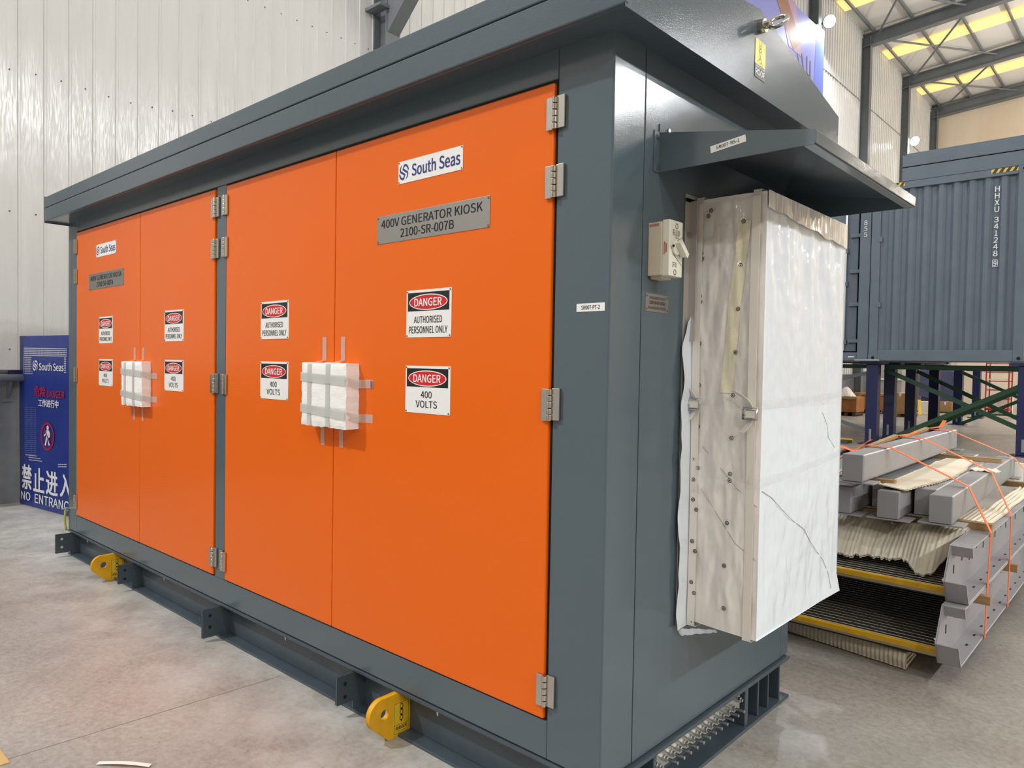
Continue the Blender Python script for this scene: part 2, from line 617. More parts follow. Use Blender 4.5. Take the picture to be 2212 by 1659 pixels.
w = MB()
w.add(*ribbed(-7.66, 10.0, 0, ZE + .1, XL, .222, .008))
w.add(*ribbed(10.0, YB, 0, ZE + .1, XL, .222, .03))
w.box(XL - .25, XL - .02, YF, YB, 0, ZE + .1)
wl = w.build('wall_left', 'wall')
tag(wl, 'white ribbed sheet-metal side wall of the hall', 'wall', kind='structure')
s = MB()
for k in range(20):   # screw lines on the near girts
    yy = .234 + k * .222
    for zz in (1.5, 2.84, 4.2 + .02 * math.sin(k), 5.77):
        s.cyl((XL, yy, zz), (XL + .008, yy, zz), .007, 6)
s.build('screw_row', 'screw', wl)
s = MB()
for k in range(24):
    s.box(XL + .001, XL + .034, 10.05 + k, 11.0 + k, 10.78, 10.80)
s.build('sheet_joint', 'joint', wl)

tag(MB().box(XR, XR + .2, YF, YB, 0, ZE + .1).build('wall_right', 'wall_far'),
    'pale side wall of the hall far to the right', 'wall', kind='structure')
bw = MB().box(XL - .25, XR + .2, YB, YB + .2, 0, 14.3).build('wall_back', 'wall_far')
tag(bw, 'cream end wall behind the containers', 'wall', kind='structure')
tag(MB().box(XL - .25, XR + .2, YF - .2, YF, 0, 14.3).build('wall_front', 'wall_far'),
    'pale end wall behind the camera', 'wall', kind='structure')
c = MB()
c.prism([(XL - .25, ZE - .02), (XL - .25, ZE + .1), (RIDGE_X, roof_z(RIDGE_X) + .1), (XR + .2, ZE + .1),
         (XR + .2, ZE - .02), (RIDGE_X, roof_z(RIDGE_X))], 1, YF - .2, YB + .2)
tag(c.build('ceiling', 'roof_sheet'), 'pale sheet roof of the hall with low pitch', 'ceiling', kind='structure')

# plinth along the left wall
tag(MB().box(XL, XL + .06, -7.6, YB, 0, 1.285).box(XL, XL + .075, -7.6, YB, 1.27, 1.30)
    .build('trim_1', 'plinth', bevel=.004), 'dark grey glossy plinth along the white wall', 'plinth', kind='structure')

# columns on the left wall
COLY = (-.9, 4.65, 10.0, 15.3, 20.5, 25.4, 30.3, 34.85)
for i, y in enumerate(COLY):
    m_ = MB()
    x0, x1 = XL + .01, XL + (.30 if i != 1 else .30)
    m_.box(x0, x0 + .02, y - .12, y + .12, 0, ZE - .25).box(x1 - .02, x1, y - .12, y + .12, 0, ZE - .25)
    m_.box(x0 + .02, x1 - .02, y - .01, y + .01, 0, ZE - .25)
    o = m_.build('steel_column', 'frame_steel')
    tag(o, 'grey steel column standing on the white side wall, at bay %d' % (i + 1), 'column', kind='structure')
    if i == 1:
        k = MB()
        k.prism([(x1, 5.95), (x1 + .55, 6.45), (x1 + .55, 6.75), (x1, 6.75)], 1, y - .1, y + .1)
        k.box(x1, x1 + .6, y - .14, y + .14, 6.75, 6.8)
        k.build('corbel', 'frame_steel', o)
        k = MB()
        k.box(x0, x1 + .04, y - .26, y - .1, 6.26, 6.3).build('cap_plate', 'frame_steel', o)
# runway beam on the corbels, out of frame above
# rafters
for i, y in enumerate((20.5, 25.4, 30.3, 34.85)):
    m_ = MB()
    for (xa, xb) in ((XL + .02, RIDGE_X), (RIDGE_X, XR)):
        za, zb = roof_z(xa) - .14, roof_z(xb) - .14
        for (h0, h1, wy) in ((0, -.03, .13), (-.03, -.41, .012), (-.41, -.44, .13)):
            m_.prism([(xa, za + h0), (xb, zb + h0), (xb, zb + h1), (xa, za + h1)], 1, y - wy, y + wy)
    o = m_.build('roof_beam', 'frame_steel')
    tag(o, ('grey roof beam above the billboard', 'grey roof beam nearest the camera at top right',
            'second grey roof beam spanning the bays', 'grey roof beam against the cream end wall')[i], 'roof beam',
        kind='structure')
for k in range(9):
    x = XL + .35 + k * 1.2
    zz = roof_z(x) - .14
    o = MB().box(x - .03, x + .03, 16, YB, zz, zz + .12).build('roof_purlin', 'frame_steel')
    tag(o, 'thin grey purlin under the pale roof sheet, %s from the side wall' % (
        ('first', 'second', 'third', 'fourth', 'fifth', 'sixth', 'seventh', 'eighth', 'ninth')[k]), 'purlin',
        kind='structure')
# skylight strips between the beams
for i, y in enumerate((22.95, 27.85, 32.6)):
    m_ = MB()
    for j in range(6):
        ya = y - .42 + j * .14
        m_.prism([(XL + .05, roof_z(XL + .05) - .03), (RIDGE_X, roof_z(RIDGE_X) - .03),
                  (RIDGE_X, roof_z(RIDGE_X) - .05), (XL + .05, roof_z(XL + .05) - .05)], 1, ya, ya + .128)
    o = m_.build('window_%d' % (i + 1), 'skylight')
    tag(o, ('yellow glowing skylight strip at the top edge of the view', 'yellow glowing skylight strip in the middle bay',
            'yellow glowing skylight strip nearest the end wall')[i], 'skylight', kind='structure')
# crossed bracing rods in two bays
for i, (ya, yb, xs) in enumerate(((20.6, 25.3, (-2.0, .6)), (25.5, 30.2, (-2.1, .7)), (30.4, 34.8, (-2.1, .7)))):
    for (xa, xb) in (xs, xs[::-1]):
        za, zb = roof_z(xa) - .32, roof_z(xb) - .32
        o = MB().cyl((xa, ya, za), (xb, yb, zb), .035, 8).build('brace_rod', 'frame_steel')
        tag(o, 'grey crossed bracing rod under the roof in bay %d, %s way' % (i + 1, 'one' if xa < xb else 'other'),
            'bracing rod', kind='structure')


def floodlight(y, z, label):
    r = thing('floodlight', (XL + .3, y, z), label, 'floodlight', 'floodlights on the side wall')
    c_ = Vector((XL + .42, y, z))
    d = Vector((.62, -.62, -.48)).normalized()
    MB().cyl(c_ - d * .16, c_, .1, 20, .19).cyl(c_, c_ + d * .02, .2, 20).build('housing', 'lamp_body', r)
    MB().cyl(c_ + d * .021, c_ + d * .03, .18, 24).build('lens', 'lens', r)
    MB().beam((XL + .02, y, z - .05), c_ - d * .12, .05, .05).build('bracket', 'lamp_body', r)
    return r


floodlight(20.92, 11.85, 'bright floodlight on the side wall beside the billboard')
floodlight(30.66, 10.6, 'bright floodlight on the side wall above the far container')

# printed billboard high on the wall
bb = thing('billboard', (XL + .36, 16.5, 9.2), 'large lilac printed billboard high on the side wall', 'billboard')
MB().box(XL + .32, XL + .36, 12.2, 20.65, 9.0, 11.45).build('panel', 'print_sky', bb)
fr = Frame((XL + .36, 12.2, 9.0), (0, 1, 0), (0, 0, 1), (1, 0, 0))
m_ = MB()
fr.poly(m_, [(7.7, 0), (8.52, 0), (8.52, 2.5), (7.9, 2.5)], .004)
m_.build('print_patch', 'print_sky2', bb)
m_ = MB()
fr.poly(m_, [(5.4, 2.5), (5.0, 2.5), (5.9, 1.2), (6.8, 1.2), (6.3, 2.5)], .004)
m_.build('print_patch', 'print_pink', bb)
m_ = MB()
fr.poly(m_, [(4.5, 2.5), (5.6, 2.5), (6.75, 1.55), (6.2, 1.2), (5.3, 1.9)], .006)
m_.build('printed_tower', 'print_brown', bb)
m_ = MB()
for (a, b, c_, d_) in ((6.5, 1.2, 7.1, .1), (6.8, 1.3, 7.3, .1), (7.2, 1.35, 7.25, .1), (7.45, 1.3, 7.5, .1),
                       (6.6, .9, 7.4, .85), (6.8, .5, 7.5, .55), (6.9, .3, 7.4, .7)):
    fr.stroke(m_, [(a, b), (c_, d_)], .06, .006)
m_.build('printed_lattice', 'print_dark', bb)

# floor marks
tag(MB().add([(2.964, -.03, .001), (2.967, -.03, .001), (2.894, -1.3, .001), (2.889, -1.3, .001)], [(0, 1, 2, 3)])
    .build('floor_joint', 'joint'), 'thin dark joint line in the concrete floor', 'floor joint', kind='structure')
tag(MB().box(2.66, 2.94, -1.13, -1.065, 0, .004).build('floor_tape', 'floor_paint', bevel=.001),
    'worn tan strip on the floor in the bottom left corner', 'tape strip')
MBp = MB().grid(lambda u, v: (3.16 + .15 * u + .012 * v, -.85 + .12 * u - .014 * v, .003 + .006 * math.sin(3 * u)), 8, 1,
                (0, 0, .0015))
tag(MBp.build('paper_scrap', 'paper'), 'thin pale paper strip lying on the floor at bottom edge', 'paper strip')

# pipe rail and blue block by the plinth
pr = thing('pipe_rail', (XL + .2, -1.2, 1.1), 'grey pipe rail in front of the dark plinth', 'rail')
MB().cyl((XL + .2, -4.2, 1.225), (XL + .2, .42, 1.225), .036, 14).build('pipe', 'pipe', pr, smooth=True)
for y in (-3.2, -1.4, .2):
    MB().prism([(XL + .06, 1.19), (XL + .2, 1.19), (XL + .06, 1.0)], 1, y - .012, y + .012) \
        .box(XL + .06, XL + .075, y - .05, y + .05, .99, 1.2).build('bracket', 'plinth', pr)
MB().box(XL + .075, XL + .16, .2, .3, 1.19, 1.30).build('clamp', 'leg_blue', pr, .004)

# ================================================================== NO-ENTRY BOARD
nb = thing('notice_board', (-1.9, .35, 0), 'tall blue no-entry board with Chinese writing behind the kiosk', 'notice board')
A, B = Vector((-2.36, .285, 0)), Vector((-1.27, .44, 0))
ud = (B - A).normalized()
L = (B - A).length
nn = Vector((ud.y, -ud.x, 0))
H = 1.625
g = MB()


def board(u, v):
    p = A + ud * (L * u) + Vector((0, 0, .004 + H * v))
    return p + nn * (.003 * math.sin(3.1 * u + 2 * v) - .002 * math.sin(9 * v + 4 * u))


g.grid(board, 16, 24, tuple(-nn * .012))
g.build('panel', 'banner', nb, smooth=False)
fr = Frame(A + nn * .006, ud, (0, 0, 1), nn)


# the visible part is 0..0.97 of the width
def bx(px):     # crop x (622 px wide zoom of 150 px) to board metres
    t = (px - 185) / 415
    return .936 * (t + .128 * t * (1 - t))


def bz(px, y):  # zoom y to height: top edge 35, bottom edge slopes
    t = (px - 185) / 415
    top, bot = 42 - 15 * t, 1520 + 110 * t
    return .004 + H * (bot - y) / (bot - top)


m_ = MB()
for r_ in range(5):
    y = 145 + r_ * 16
    x = 225
    while x < 600:
        fr.rect(m_, bx(x), bx(x + 6), bz(x, y + 7), bz(x, y), 0, .001)
        x += 10
for r_ in range(10):
    y = 226 + r_ * 16
    for x in range(222, 292 if r_ < 8 else 300, 10):
        fr.rect(m_, bx(x), bx(x + 6), bz(x, y + 6), bz(x, y), 0, .001)
    if r_ < 9:
        for x in (580, 590):
            fr.rect(m_, bx(x), bx(x + 6), bz(x, y + 6), bz(x, y), 0, .001)
for r_, (xa, xb) in enumerate(((240, 330), (265, 365), (270, 375))):
    for x in range(xa, xb, 8):
        fr.rect(m_, bx(x), bx(x + 5), bz(x, 1085 + 22 * r_ + 6 + .12 * (x - xa)), bz(x, 1085 + 22 * r_ + .12 * (x - xa)), 0, .001)
for r_ in range(2):
    for x in range(525, 600, 9):
        fr.rect(m_, bx(x), bx(x + 6), bz(x, 1170 + 20 * r_ + 6), bz(x, 1170 + 20 * r_), 0, .001)
m_.build('dot_pattern', 'banner_white', nb)
m_ = MB()
for r_ in range(24):
    y = 670 + r_ * 18
    for x in range(235, 330, 11):
        fr.rect(m_, bx(x), bx(x + 5), bz(x, y + 4), bz(x, y), 0, .001)
m_.build('dot_pattern', 'banner_dim', nb)
m_ = MB()
fr.text(m_, 'South Seas', bx(355), bx(575), bz(460, 345), bz(460, 275), .001, .02)
fr.logo(m_, bx(322), bz(322, 300), bx(345) - bx(322), .052, .001)
fr.text(m_, '工作进行中', bx(348), bx(528), bz(440, 668), bz(440, 600), .001, .02)
fr.text(m_, '禁', bx(208), bx(292), bz(250, 1395), bz(250, 1175), .001, .025)
fr.text(m_, '止', bx(305), bx(402), bz(352, 1420), bz(352, 1205), .001, .025)
fr.text(m_, '进', bx(415), bx(522), bz(468, 1450), bz(468, 1235), .001, .025)
fr.text(m_, '入', bx(542), bx(650), bz(590, 1470), bz(590, 1262), .001, .025)
fr.text(m_, 'NO', bx(202), bx(280), bz(240, 1490), bz(240, 1415), .001, .02)
fr.text(m_, 'ENTRANCE', bx(318), bx(668), bz(480, 1555), bz(480, 1470), .001, .02)
m_.build('lettering', 'banner_white', nb)
m_ = MB()
fr.text(m_, '危险', bx(315), bx(412), bz(360, 575), bz(360, 480), .001, .03)
fr.text(m_, 'DANGER', bx(425), bx(580), bz(500, 585), bz(500, 520), .001, .02)
m_.build('lettering', 'banner_red', nb)
m_ = MB()
cxx, czz = bx(428), bz(428, 925)
fr.ring(m_, cxx, czz, bx(488) - bx(428), .132, .022, .001)
fr.stroke(m_, [(cxx - .075, czz + .09), (cxx + .075, czz - .09)], .018, .0022)
m_.build('prohibition_ring', 'banner_red', nb)
m_ = MB()
fr.ellipse(m_, bx(432), bz(432, 848), .021, .021, .0016, 20)
fr.stroke(m_, [(bx(432), bz(432, 870)), (bx(430), bz(430, 935))], .055, .0016)
fr.stroke(m_, [(bx(424), bz(424, 930)), (bx(418), bz(418, 965)), (bx(410), bz(410, 1005))], .024, .0016)
fr.stroke(m_, [(bx(432), bz(432, 930)), (bx(438), bz(438, 965)), (bx(446), bz(446, 1005))], .024, .0016)
fr.stroke(m_, [(bx(424), bz(424, 875)), (bx(412), bz(412, 905)), (bx(400), bz(400, 920))], .016, .0016)
fr.stroke(m_, [(bx(440), bz(440, 872)), (bx(450), bz(450, 905)), (bx(446), bz(446, 935))], .016, .0016)
m_.build('walking_figure', 'banner_white', nb)
MB().beam(A + ud * .15 - nn * .02, A + ud * .15 - nn * .45 + Vector((0, 0, .02)), .03, .03).beam(
    A + ud * .15 - nn * .02 + Vector((0, 0, .02)), A + ud * .15 - nn * .02 + Vector((0, 0, 1.5)), .03, .02).build('stand', 'pipe', nb)
MB().beam(A + ud * .9 - nn * .02, A + ud * .9 - nn * .45 + Vector((0, 0, .02)), .03, .03).beam(
    A + ud * .9 - nn * .02 + Vector((0, 0, .02)), A + ud * .9 - nn * .02 + Vector((0, 0, 1.5)), .03, .02).build('stand', 'pipe', nb)

# ================================================================== KIOSK
W, D = 4.709, 1.417
ZB, ZT = .186, 2.415
DZ0, DZ1 = .311, 2.312
KX = thing('generator_kiosk', (W / 2, D / 2, 0),
           'large grey steel generator kiosk with four orange doors on a skid base', 'kiosk')
DOORS = ((.176, 1.3005), (1.3005, 2.263), (2.373, 3.328), (3.328, 4.4975))
# frame of the front
m_ = MB()
m_.box(0, .172, 0, .05, ZB, ZT).box(2.267, 2.369, 0, .05, DZ0 - .004, DZ1 + .004).box(4.502, W - .002, 0, .05, ZB, ZT)
m_.box(.172, 4.502, 0, .05, ZB, DZ0 - .004).box(.172, 4.502, 0, .05, DZ1 + .004, ZT)
m_.build('front_frame', 'kiosk', KX, .004)
MB().box(.06, W - .06, .006, D - .035, ZB + .03, ZT - .02).build('inner_shade_box', 'dark', KX)  # black box close behind the doors, coloured for the shade in their gaps
MB().box(W - .05, W, .001, .1695, ZB, ZT).build('corner_panel', 'kiosk', KX, .004)
MB().box(W - .05, W, .1725, 1.338, ZB, ZT).build('side_panel', 'kiosk', KX, .002)
MB().box(W - .05, W, 1.341, D, ZB, ZT).build('corner_panel', 'kiosk', KX, .004)
MB().box(0, .05, .052, D, ZB, ZT).build('side_panel', 'kiosk', KX, .003)
MB().box(.052, W - .052, D - .03, D, ZB, ZT).build('back_panel', 'kiosk', KX, .003)


def hinge_mb(x, z):
    a = MB()
    h = .05
    a.box(x - .032, x - .005, -.0165, -.007, z - h, z + h)
    a.box(x + .006, x + .036, -.0105, -.0005, z - h + .003, z + h + .003)
    for k in range(5):
        a.cyl((x, -.0135, z - h + k * .02 + .001), (x, -.0135, z - h + k * .02 + .019), .0085, 12)
    return a


doors = []
for i, (xa, xb) in enumerate(DOORS):
    ga = .007 if i in (0, 2) else .0018
    gb = .007 if i in (1, 3) else .0018
    d = MB().box(xa + ga, xb - gb, -.006, .03, DZ0 + .002, DZ1 - .006).build('door', 'orange', KX, .005, seg=3)
    doors.append(d)
    hx = (xa - .002) if i in (0, 2) else (xb + .002)
    if i in (0, 2):
        hm = MB()
        tmp = hinge_mb(0, 0)
        hm.add([(-x + hx, y, z + 2.208) for x, y, z in tmp.v], tmp.f)
    else:
        hm = hinge_mb(hx, 2.208)
    h0 = hm.build('hinge', 'stainless', d, .0015, label='polished steel hinge')
    for dz in (-.21, -.90, -1.80):
        c_ = dup(h0, (0, 0, dz))

# roof
rf = MB()
prof = [(-.105, 2.408), (-.105, 2.574), (.72, 2.682), (1.53, 2.520), (1.53, 2.408)]
rf.prism(prof, 0, -.14, 4.82)
rf.build('roof', 'roof', KX, .012, seg=3)
MB().box(-.145, 4.8225, -.115, -.100, 2.406, 2.4985).build('fascia', 'roof', KX, .004)
MB().box(-.145, 4.8225, -.115, -.100, 2.5025, 2.580).build('fascia', 'roof', KX, .004)

# eye bolt on the gable
EY = .722
eb = MB().cyl((4.818, EY, 2.632), (4.842, EY, 2.632), .024, 20).cyl((4.84, EY, 2.632), (4.86, EY, 2.632), .014, 14) \
    .build('eye_bolt', 'stainless', KX, .002, smooth=False)
MB().torus((4.886, EY, 2.632), (1, 0, 0), (0, .62, .78), .03, .0085).build('ring', 'stainless', eb, smooth=True)
# lifting sticker
st = MB()
F_ = Frame((4.8205, .689, 2.452), (0, 1, 0), (0, 0, 1), (1, 0, 0))
F_.rect(st, 0, .084, .047, .132, 0, .001)
sticker = st.build('lifting_sticker', 'lime', KX, label='yellow and black hoisting sticker reading ONLY FOR ROOF')
m_ = MB()
F_.rect(m_, 0, .084, 0, .047, 0, .001)
m_.build('sticker_base', mat('sticker_grey', '3c4044', .4), sticker)
m_ = MB()
F_.text(m_, 'ONLY FOR', .004, .080, .034, .0445, .0018, .01)
F_.text(m_, 'ROOF', .004, .080, .010, .031, .0018, .02)
m_.build('lettering', 'white_sign', sticker)
m_ = MB()
for k, a in enumerate((.030, .048)):
    F_.stroke(m_, [(a, .131), (a, .116)], .0012, .0018)
F_.ring(m_, .039, .104, .011, .012, .0015, .0018, 24)
F_.stroke(m_, [(.028, .103), (.036, .084), (.04, .075), (.062, .048)], .0014, .0018)
F_.stroke(m_, [(.050, .103), (.044, .084), (.04, .075), (.016, .052)], .0014, .0018)
F_.ring(m_, .041, .062, .009, .009, .0013, .0018, 20)
F_.ellipse(m_, .039, .104, .003, .003, .0018, 12)
m_.build('hoist_symbol', 'black', sticker)


# ---------------- signs on the doors
def rivets(F, w_, h_, parent, r=.0035, inset=.006):
    for a in (inset, w_ - inset):
        for b in (inset, h_ - inset):
            q = MB()
            q.cyl(F.p(a, b, 0), F.p(a, b, .004), r, 10, r * .6)
            q.build('rivet', 'rivet', parent, smooth=False)


def danger(x, z, lines, label):
    w_, h_ = .245, .174
    F = Frame((x, -.0075, z), (1, 0, 0), (0, 0, 1), (0, -1, 0))
    a = MB()
    F.rect(a, 0, w_, 0, h_, -.0015, .0005)
    sg = a.build('danger_sign', 'white_sign', KX, .0004, label=label)
    a = MB()
    F.rect(a, .032 * w_, .957 * w_, .555 * h_, .945 * h_, 0, .0009)
    a.build('header', 'black', sg)
    a = MB()
    F.ellipse(a, .495 * w_, .738 * h_, .428 * w_, .168 * h_, .0013)
    a.build('oval_border', 'white_sign', sg)
    a = MB()
    F.ellipse(a, .495 * w_, .738 * h_, .410 * w_, .148 * h_, .0017)
    a.build('red_oval', 'red', sg)
    a = MB()
    F.text(a, 'DANGER', .19 * w_, .80 * w_, .652 * h_, .822 * h_, .0021, .022)
    a.build('lettering', 'white_sign', sg)
    a = MB()
    for (t, x0, x1, y0, y1) in lines:
        F.text(a, t, x0 * w_, x1 * w_, y0 * h_, y1 * h_, .0012, .012)
    a.build('lettering', 'black', sg)
    rivets(F, w_, h_, sg)
    return sg


AUTH = (('AUTHORISED', .18, .81, .30, .445), ('PERSONNEL ONLY', .065, .925, .085, .235))
VOLT = (('400', .36, .605, .325, .47), ('VOLTS', .245, .725, .12, .27))
for (x, za, who) in ((.623, 1.527, 'leftmost orange door'), (1.656, 1.531, 'second orange door'),
                     (2.729, 1.532, 'third orange door'), (3.797, 1.5265, 'rightmost orange door')):
    danger(x, za, AUTH, 'white danger sign reading AUTHORISED PERSONNEL ONLY on the ' + who)
    danger(x, za - .279, VOLT, 'white danger sign reading 400 VOLTS on the ' + who)


def company_plate(x, z, label):
    w_, h_ = .35, .083
    F = Frame((x, -.0075, z), (1, 0, 0), (0, 0, 1), (0, -1, 0))
    a = MB()
    F.rect(a, 0, w_, 0, h_, -.0015, .0005)
    sg = a.build('company_plate', 'white_sign', KX, .0004, label=label)
    a = MB()
    F.logo(a, .095 * w_, .5 * h_, .082 * w_, .37 * h_, .0012)
    a.build('emblem', 'blue_ink', sg)
    a = MB()
    F.text(a, 'South', .225 * w_, .605 * w_, .23 * h_, .80 * h_, .0012, .022)
    F.text(a, 'Seas', .655 * w_, .965 * w_, .23 * h_, .785 * h_, .0012, .022)
    a.build('lettering', 'blue_ink', sg)
    rivets(F, w_, h_, sg, .003, .005)
    return sg


company_plate(.571, 2.099, 'white company plate with blue lettering on the leftmost orange door')
company_plate(3.739, 2.105, 'white company plate with blue lettering on the rightmost orange door')


def name_plate(x, z, second, label):
    w_, h_ = .611, .1065
    F = Frame((x, -.0075, z), (1, 0, 0), (0, 0, 1), (0, -1, 0))
    a = MB()
    F.rect(a, 0, w_, 0, h_, -.0015, .0006)
    sg = a.build('name_plate', 'brushed', KX, .0005, label=label)
    a = MB()
    F.text(a, '400V GENERATOR KIOSK', .045 * w_, .945 * w_, .545 * h_, .85 * h_, .0013, .012)
    F.text(a, second, .235 * w_, .715 * w_, .135 * h_, .44 * h_, .0013, .012)
    a.build('lettering', 'black', sg)
    rivets(F, w_, h_, sg, .005, .007)
    return sg


name_plate(.437, 1.889, '2100-SR-007A', 'brushed steel name plate ending 007A on the leftmost orange door')
name_plate(3.612, 1.8905, '2100-SR-007B', 'brushed steel name plate ending 007B on the rightmost orange door')

# small tags
F = Frame((4.589, -.0005, 1.5945), (1, 0, 0), (0, 0, 1), (0, -1, 0))
a = MB()
F.rect(a, 0, .1035, 0, .0245, 0, .0008)
tg = a.build('tag_label', 'white_sign', KX, label='small white tag reading SR007-PT-2 on the grey corner')
a = MB()
F.text(a, 'SR007-PT-2', .018, .086, .006, .0185, .0014, .012)
a.build('lettering', 'black', tg)

# ---------------- skid base
m_ = MB()
for (z0, z1) in ((0, .012), (.168, .182)):
    m_.box(-.005, W + .018, -.004, .11, z0, z1)
m_.box(.0, W, .055, .065, .012, .168)
fb = m_.build('skid_beam', 'steel_beam', KX, .003)
m_ = MB()
for (z0, z1) in ((0, .012), (.168, .182)):
    m_.box(W - .10, W + .018, .112, 1.40, z0, z1)
m_.box(W - .075, W - .065, .30, 1.0, .012, .168)
for (y, t) in ((.11, .012), (.2, .01), (.298, .018), (.985, .03), (1.105, .012), (1.205, .01), (1.32, .012)):
    m_.box(W - .10, W + .004, y, y + t, .012, .168)
m_.build('skid_beam', 'steel_beam', KX, .003)
m_ = MB()
for (z0, z1) in ((0, .012), (.168, .182)):
    m_.box(-.018, W - .11, D - .11, D, z0, z1)
    m_.box(-.018, .10, .112, D - .112, z0, z1)
m_.box(0, W - .11, D - .06, D - .05, .012, .168).box(.05, .06, .112, D - .112, .012, .168)
m_.build('skid_beam', 'steel_beam', KX, .003)
for i, (x, tip, z0, notch) in enumerate(((.051, -.098, .03, 0), (1.181, -.084, .05, 1), (2.326, -.093, .02, 0), (3.479, -.081, .05, 1))):
    b_ = MB()
    b_.prism([(tip, z0), (tip, .163), (.055, .163), (.055, .013), (-.002, .013), (-.002, z0)], 0, x - .006, x + .006)
    br = b_.build('bracket_plate', 'steel_beam', KX, .0015)
    for z in (.070 if z0 < .04 else .075, .128):
        h_ = MB()
        for sx in (.0062, -.0062):
            h_.cyl((x + sx, tip + .038, z), (x + sx * 1.05, tip + .038, z), .0085, 14)
        h_.build('bolt_hole', 'hole' if i == 0 else 'dark', br)

for i, x in enumerate((.885, 3.762)):
    hy, hz, R = -.078, .108, .058
    pts = [(.055, .165), (-.012, .167)]
    for k in range(18):
        t = math.radians(80 + k * 8)
        pts.append((hy + R * math.cos(t), hz + R * math.sin(t)))
    pts += [(-.047, .004), (-.003, .004), (-.003, .013), (.055, .013)]
    # outer ring of points with a round hole cut out of it, as two flat faces and rims
    V, Fc = [], []
    nh = 24
    hole = [(hy + .012 + .021 * math.cos(2 * math.pi * k / nh), hz - .002 + .021 * math.sin(2 * math.pi * k / nh)) for k in range(nh)]
    bm_ = MB()
    bm_.prism(pts, 0, x - .012, x + .012)
    lug = bm_.build('lifting_lug', 'yellow', KX, .003, label='yellow lifting lug, %s' % ('far left end' if i == 0 else 'near right end'))
    cu = MB().prism(hole, 0, x - .05, x + .05)
    me = bpy.data.meshes.new('cut')
    me.from_pydata(cu.v, [], cu.f)
    co = bpy.data.objects.new('cut', me)
    COL.objects.link(co)
    md = lug.modifiers.new('hole', 'BOOLEAN')
    md.operation = 'DIFFERENCE'
    md.solver = 'EXACT'
    md.object = co
    bpy.context.view_layer.update()
    baked = bpy.data.meshes.new_from_object(lug.evaluated_get(bpy.context.evaluated_depsgraph_get()))
    lug.modifiers.clear()
    lug.data = baked
    bpy.data.objects.remove(co)
    F = Frame((x + .0125, -.028, .010), (0, 1, 0), (0, 0, 1), (1, 0, 0))
    a = MB()
    F.rect(a, 0, .078, 0, .126, 0, .0008)
    dc = a.build('decal', 'decal_yellow', lug)
    a = MB()
    for (x0, x1, y0, y1) in ((.004, .0052, .004, .122), (.0728, .074, .004, .122), (.004, .074, .004, .0052),
                             (.004, .074, .1208, .122), (.004, .074, .036, .0372)):
        F.rect(a, x0, x1, y0, y1, 0, .0012)
    for z in (.106, .084, .062):
        F.ring(a, .039, z, .0085, .0125, .003, .0014, 22)
        F.stroke(a, [(.039, z - .016), (.039, z - .007)], .004, .0014)
    F.text(a, '由此起吊', .012, .066, .0185, .033, .0014, .02)
    F.text(a, 'LIFT HERE', .018, .060, .009, .0145, .0014, .0)
    a.build('print', 'black', lug)

for (x, z) in ((.36, .16), (2.94, .16), (1.62, .16), (3.745, .162), (3.98, .16)):
    MB().cyl((x, .012, z - .006), (x, .012, z + .008), .006, 6).cyl((x, .012, z - .014), (x, .012, z - .006), .0035, 6) \
        .build('bolt', 'zinc', KX)
# earth stud and wire at the far left corner
es = MB().cyl((.012, -.0, .335), (.012, -.05, .335), .006, 8).cyl((.012, -.012, .335), (.012, -.024, .335), .011, 6) \
    .build('earth_stud', 'zinc', KX)
es = MB().cyl((-.055, -.012, .326), (.02, -.012, .326), .006, 8).cyl((-.034, -.012, .326), (-.02, -.012, .326), .011, 6) \
    .build('earth_stud', 'zinc', KX)
MB().tube([(-.022, -.012, .322), (-.030, -.014, .28), (-.033, -.014, .24), (-.028, -.012, .20), (-.016, -.008, .17)], .008, 8) \
    .build('earth_wire', 'green_wire', KX, smooth=True, label='yellow-green earth wire')

# earthing bar with bolts
EBX = W - .006
eb = MB().box(EBX, EBX + .008, .32, .94, .098, .155).build('earth_bar', 'stainless', KX, .0015, label='steel earthing bar with a row of bolts')
for k in range(14):
    y = .325 + k * .0455
    lng = .05 if 0 < k < 13 else .022
    z = .126 if 0 < k < 13 else (.118 if k == 0 else .145)
    MB().cyl((EBX + .008, y, z), (EBX + .012, y, z), .013, 16).cyl((EBX + .012, y, z), (EBX + .022, y, z), .011, 6) \
        .cyl((EBX + .022, y, z), (EBX + .008 + lng, y, z), .0058, 10).build('bolt', 'zinc', eb)

# ---------------- rain canopy over the duct
cn = MB()
Y0, Y1, XO = .25, 1.268, 5.195
t = .004
cn.prism([(W, 2.168 - t), (W, 2.168), (XO, 2.081), (XO, 2.081 - t)], 1, Y0 + t, Y1 - t)
for (ya, yb) in ((Y0, Y0 + t), (Y1 - t, Y1)):
    cn.prism([(W, 2.170), (XO, 2.083), (XO, 2.047), (W, 2.047)], 1, ya, yb)
cn.box(XO, XO + t, Y0, Y1, 2.047, 2.083)
cn.box(XO - .03, XO, Y0, Y1, 2.043, 2.047)
canopy = cn.build('rain_canopy', 'kiosk', KX, .0015, label='grey sloping rain canopy over the wrapped duct')
MB().box(W, W + .004, Y0 - .03, Y0 + .004, 2.044, 2.172).box(W, W + .004, Y1 - .004, Y1 + .03, 2.044, 2.172) \
    .box(W, W + .004, Y0, Y1, 2.165, 2.198).build('mounting_flange', 'kiosk', canopy, .001)
for z in (2.06, 2.155):
    MB().cyl((W + .004, Y0 - .014, z), (W + .010, Y0 - .014, z), .0075, 6).build('bolt', 'zinc', canopy)
for y in (.30, .75, 1.2):
    MB().cyl((W + .004, y, 2.186), (W + .010, y, 2.186), .0075, 6).build('bolt', 'zinc', canopy)
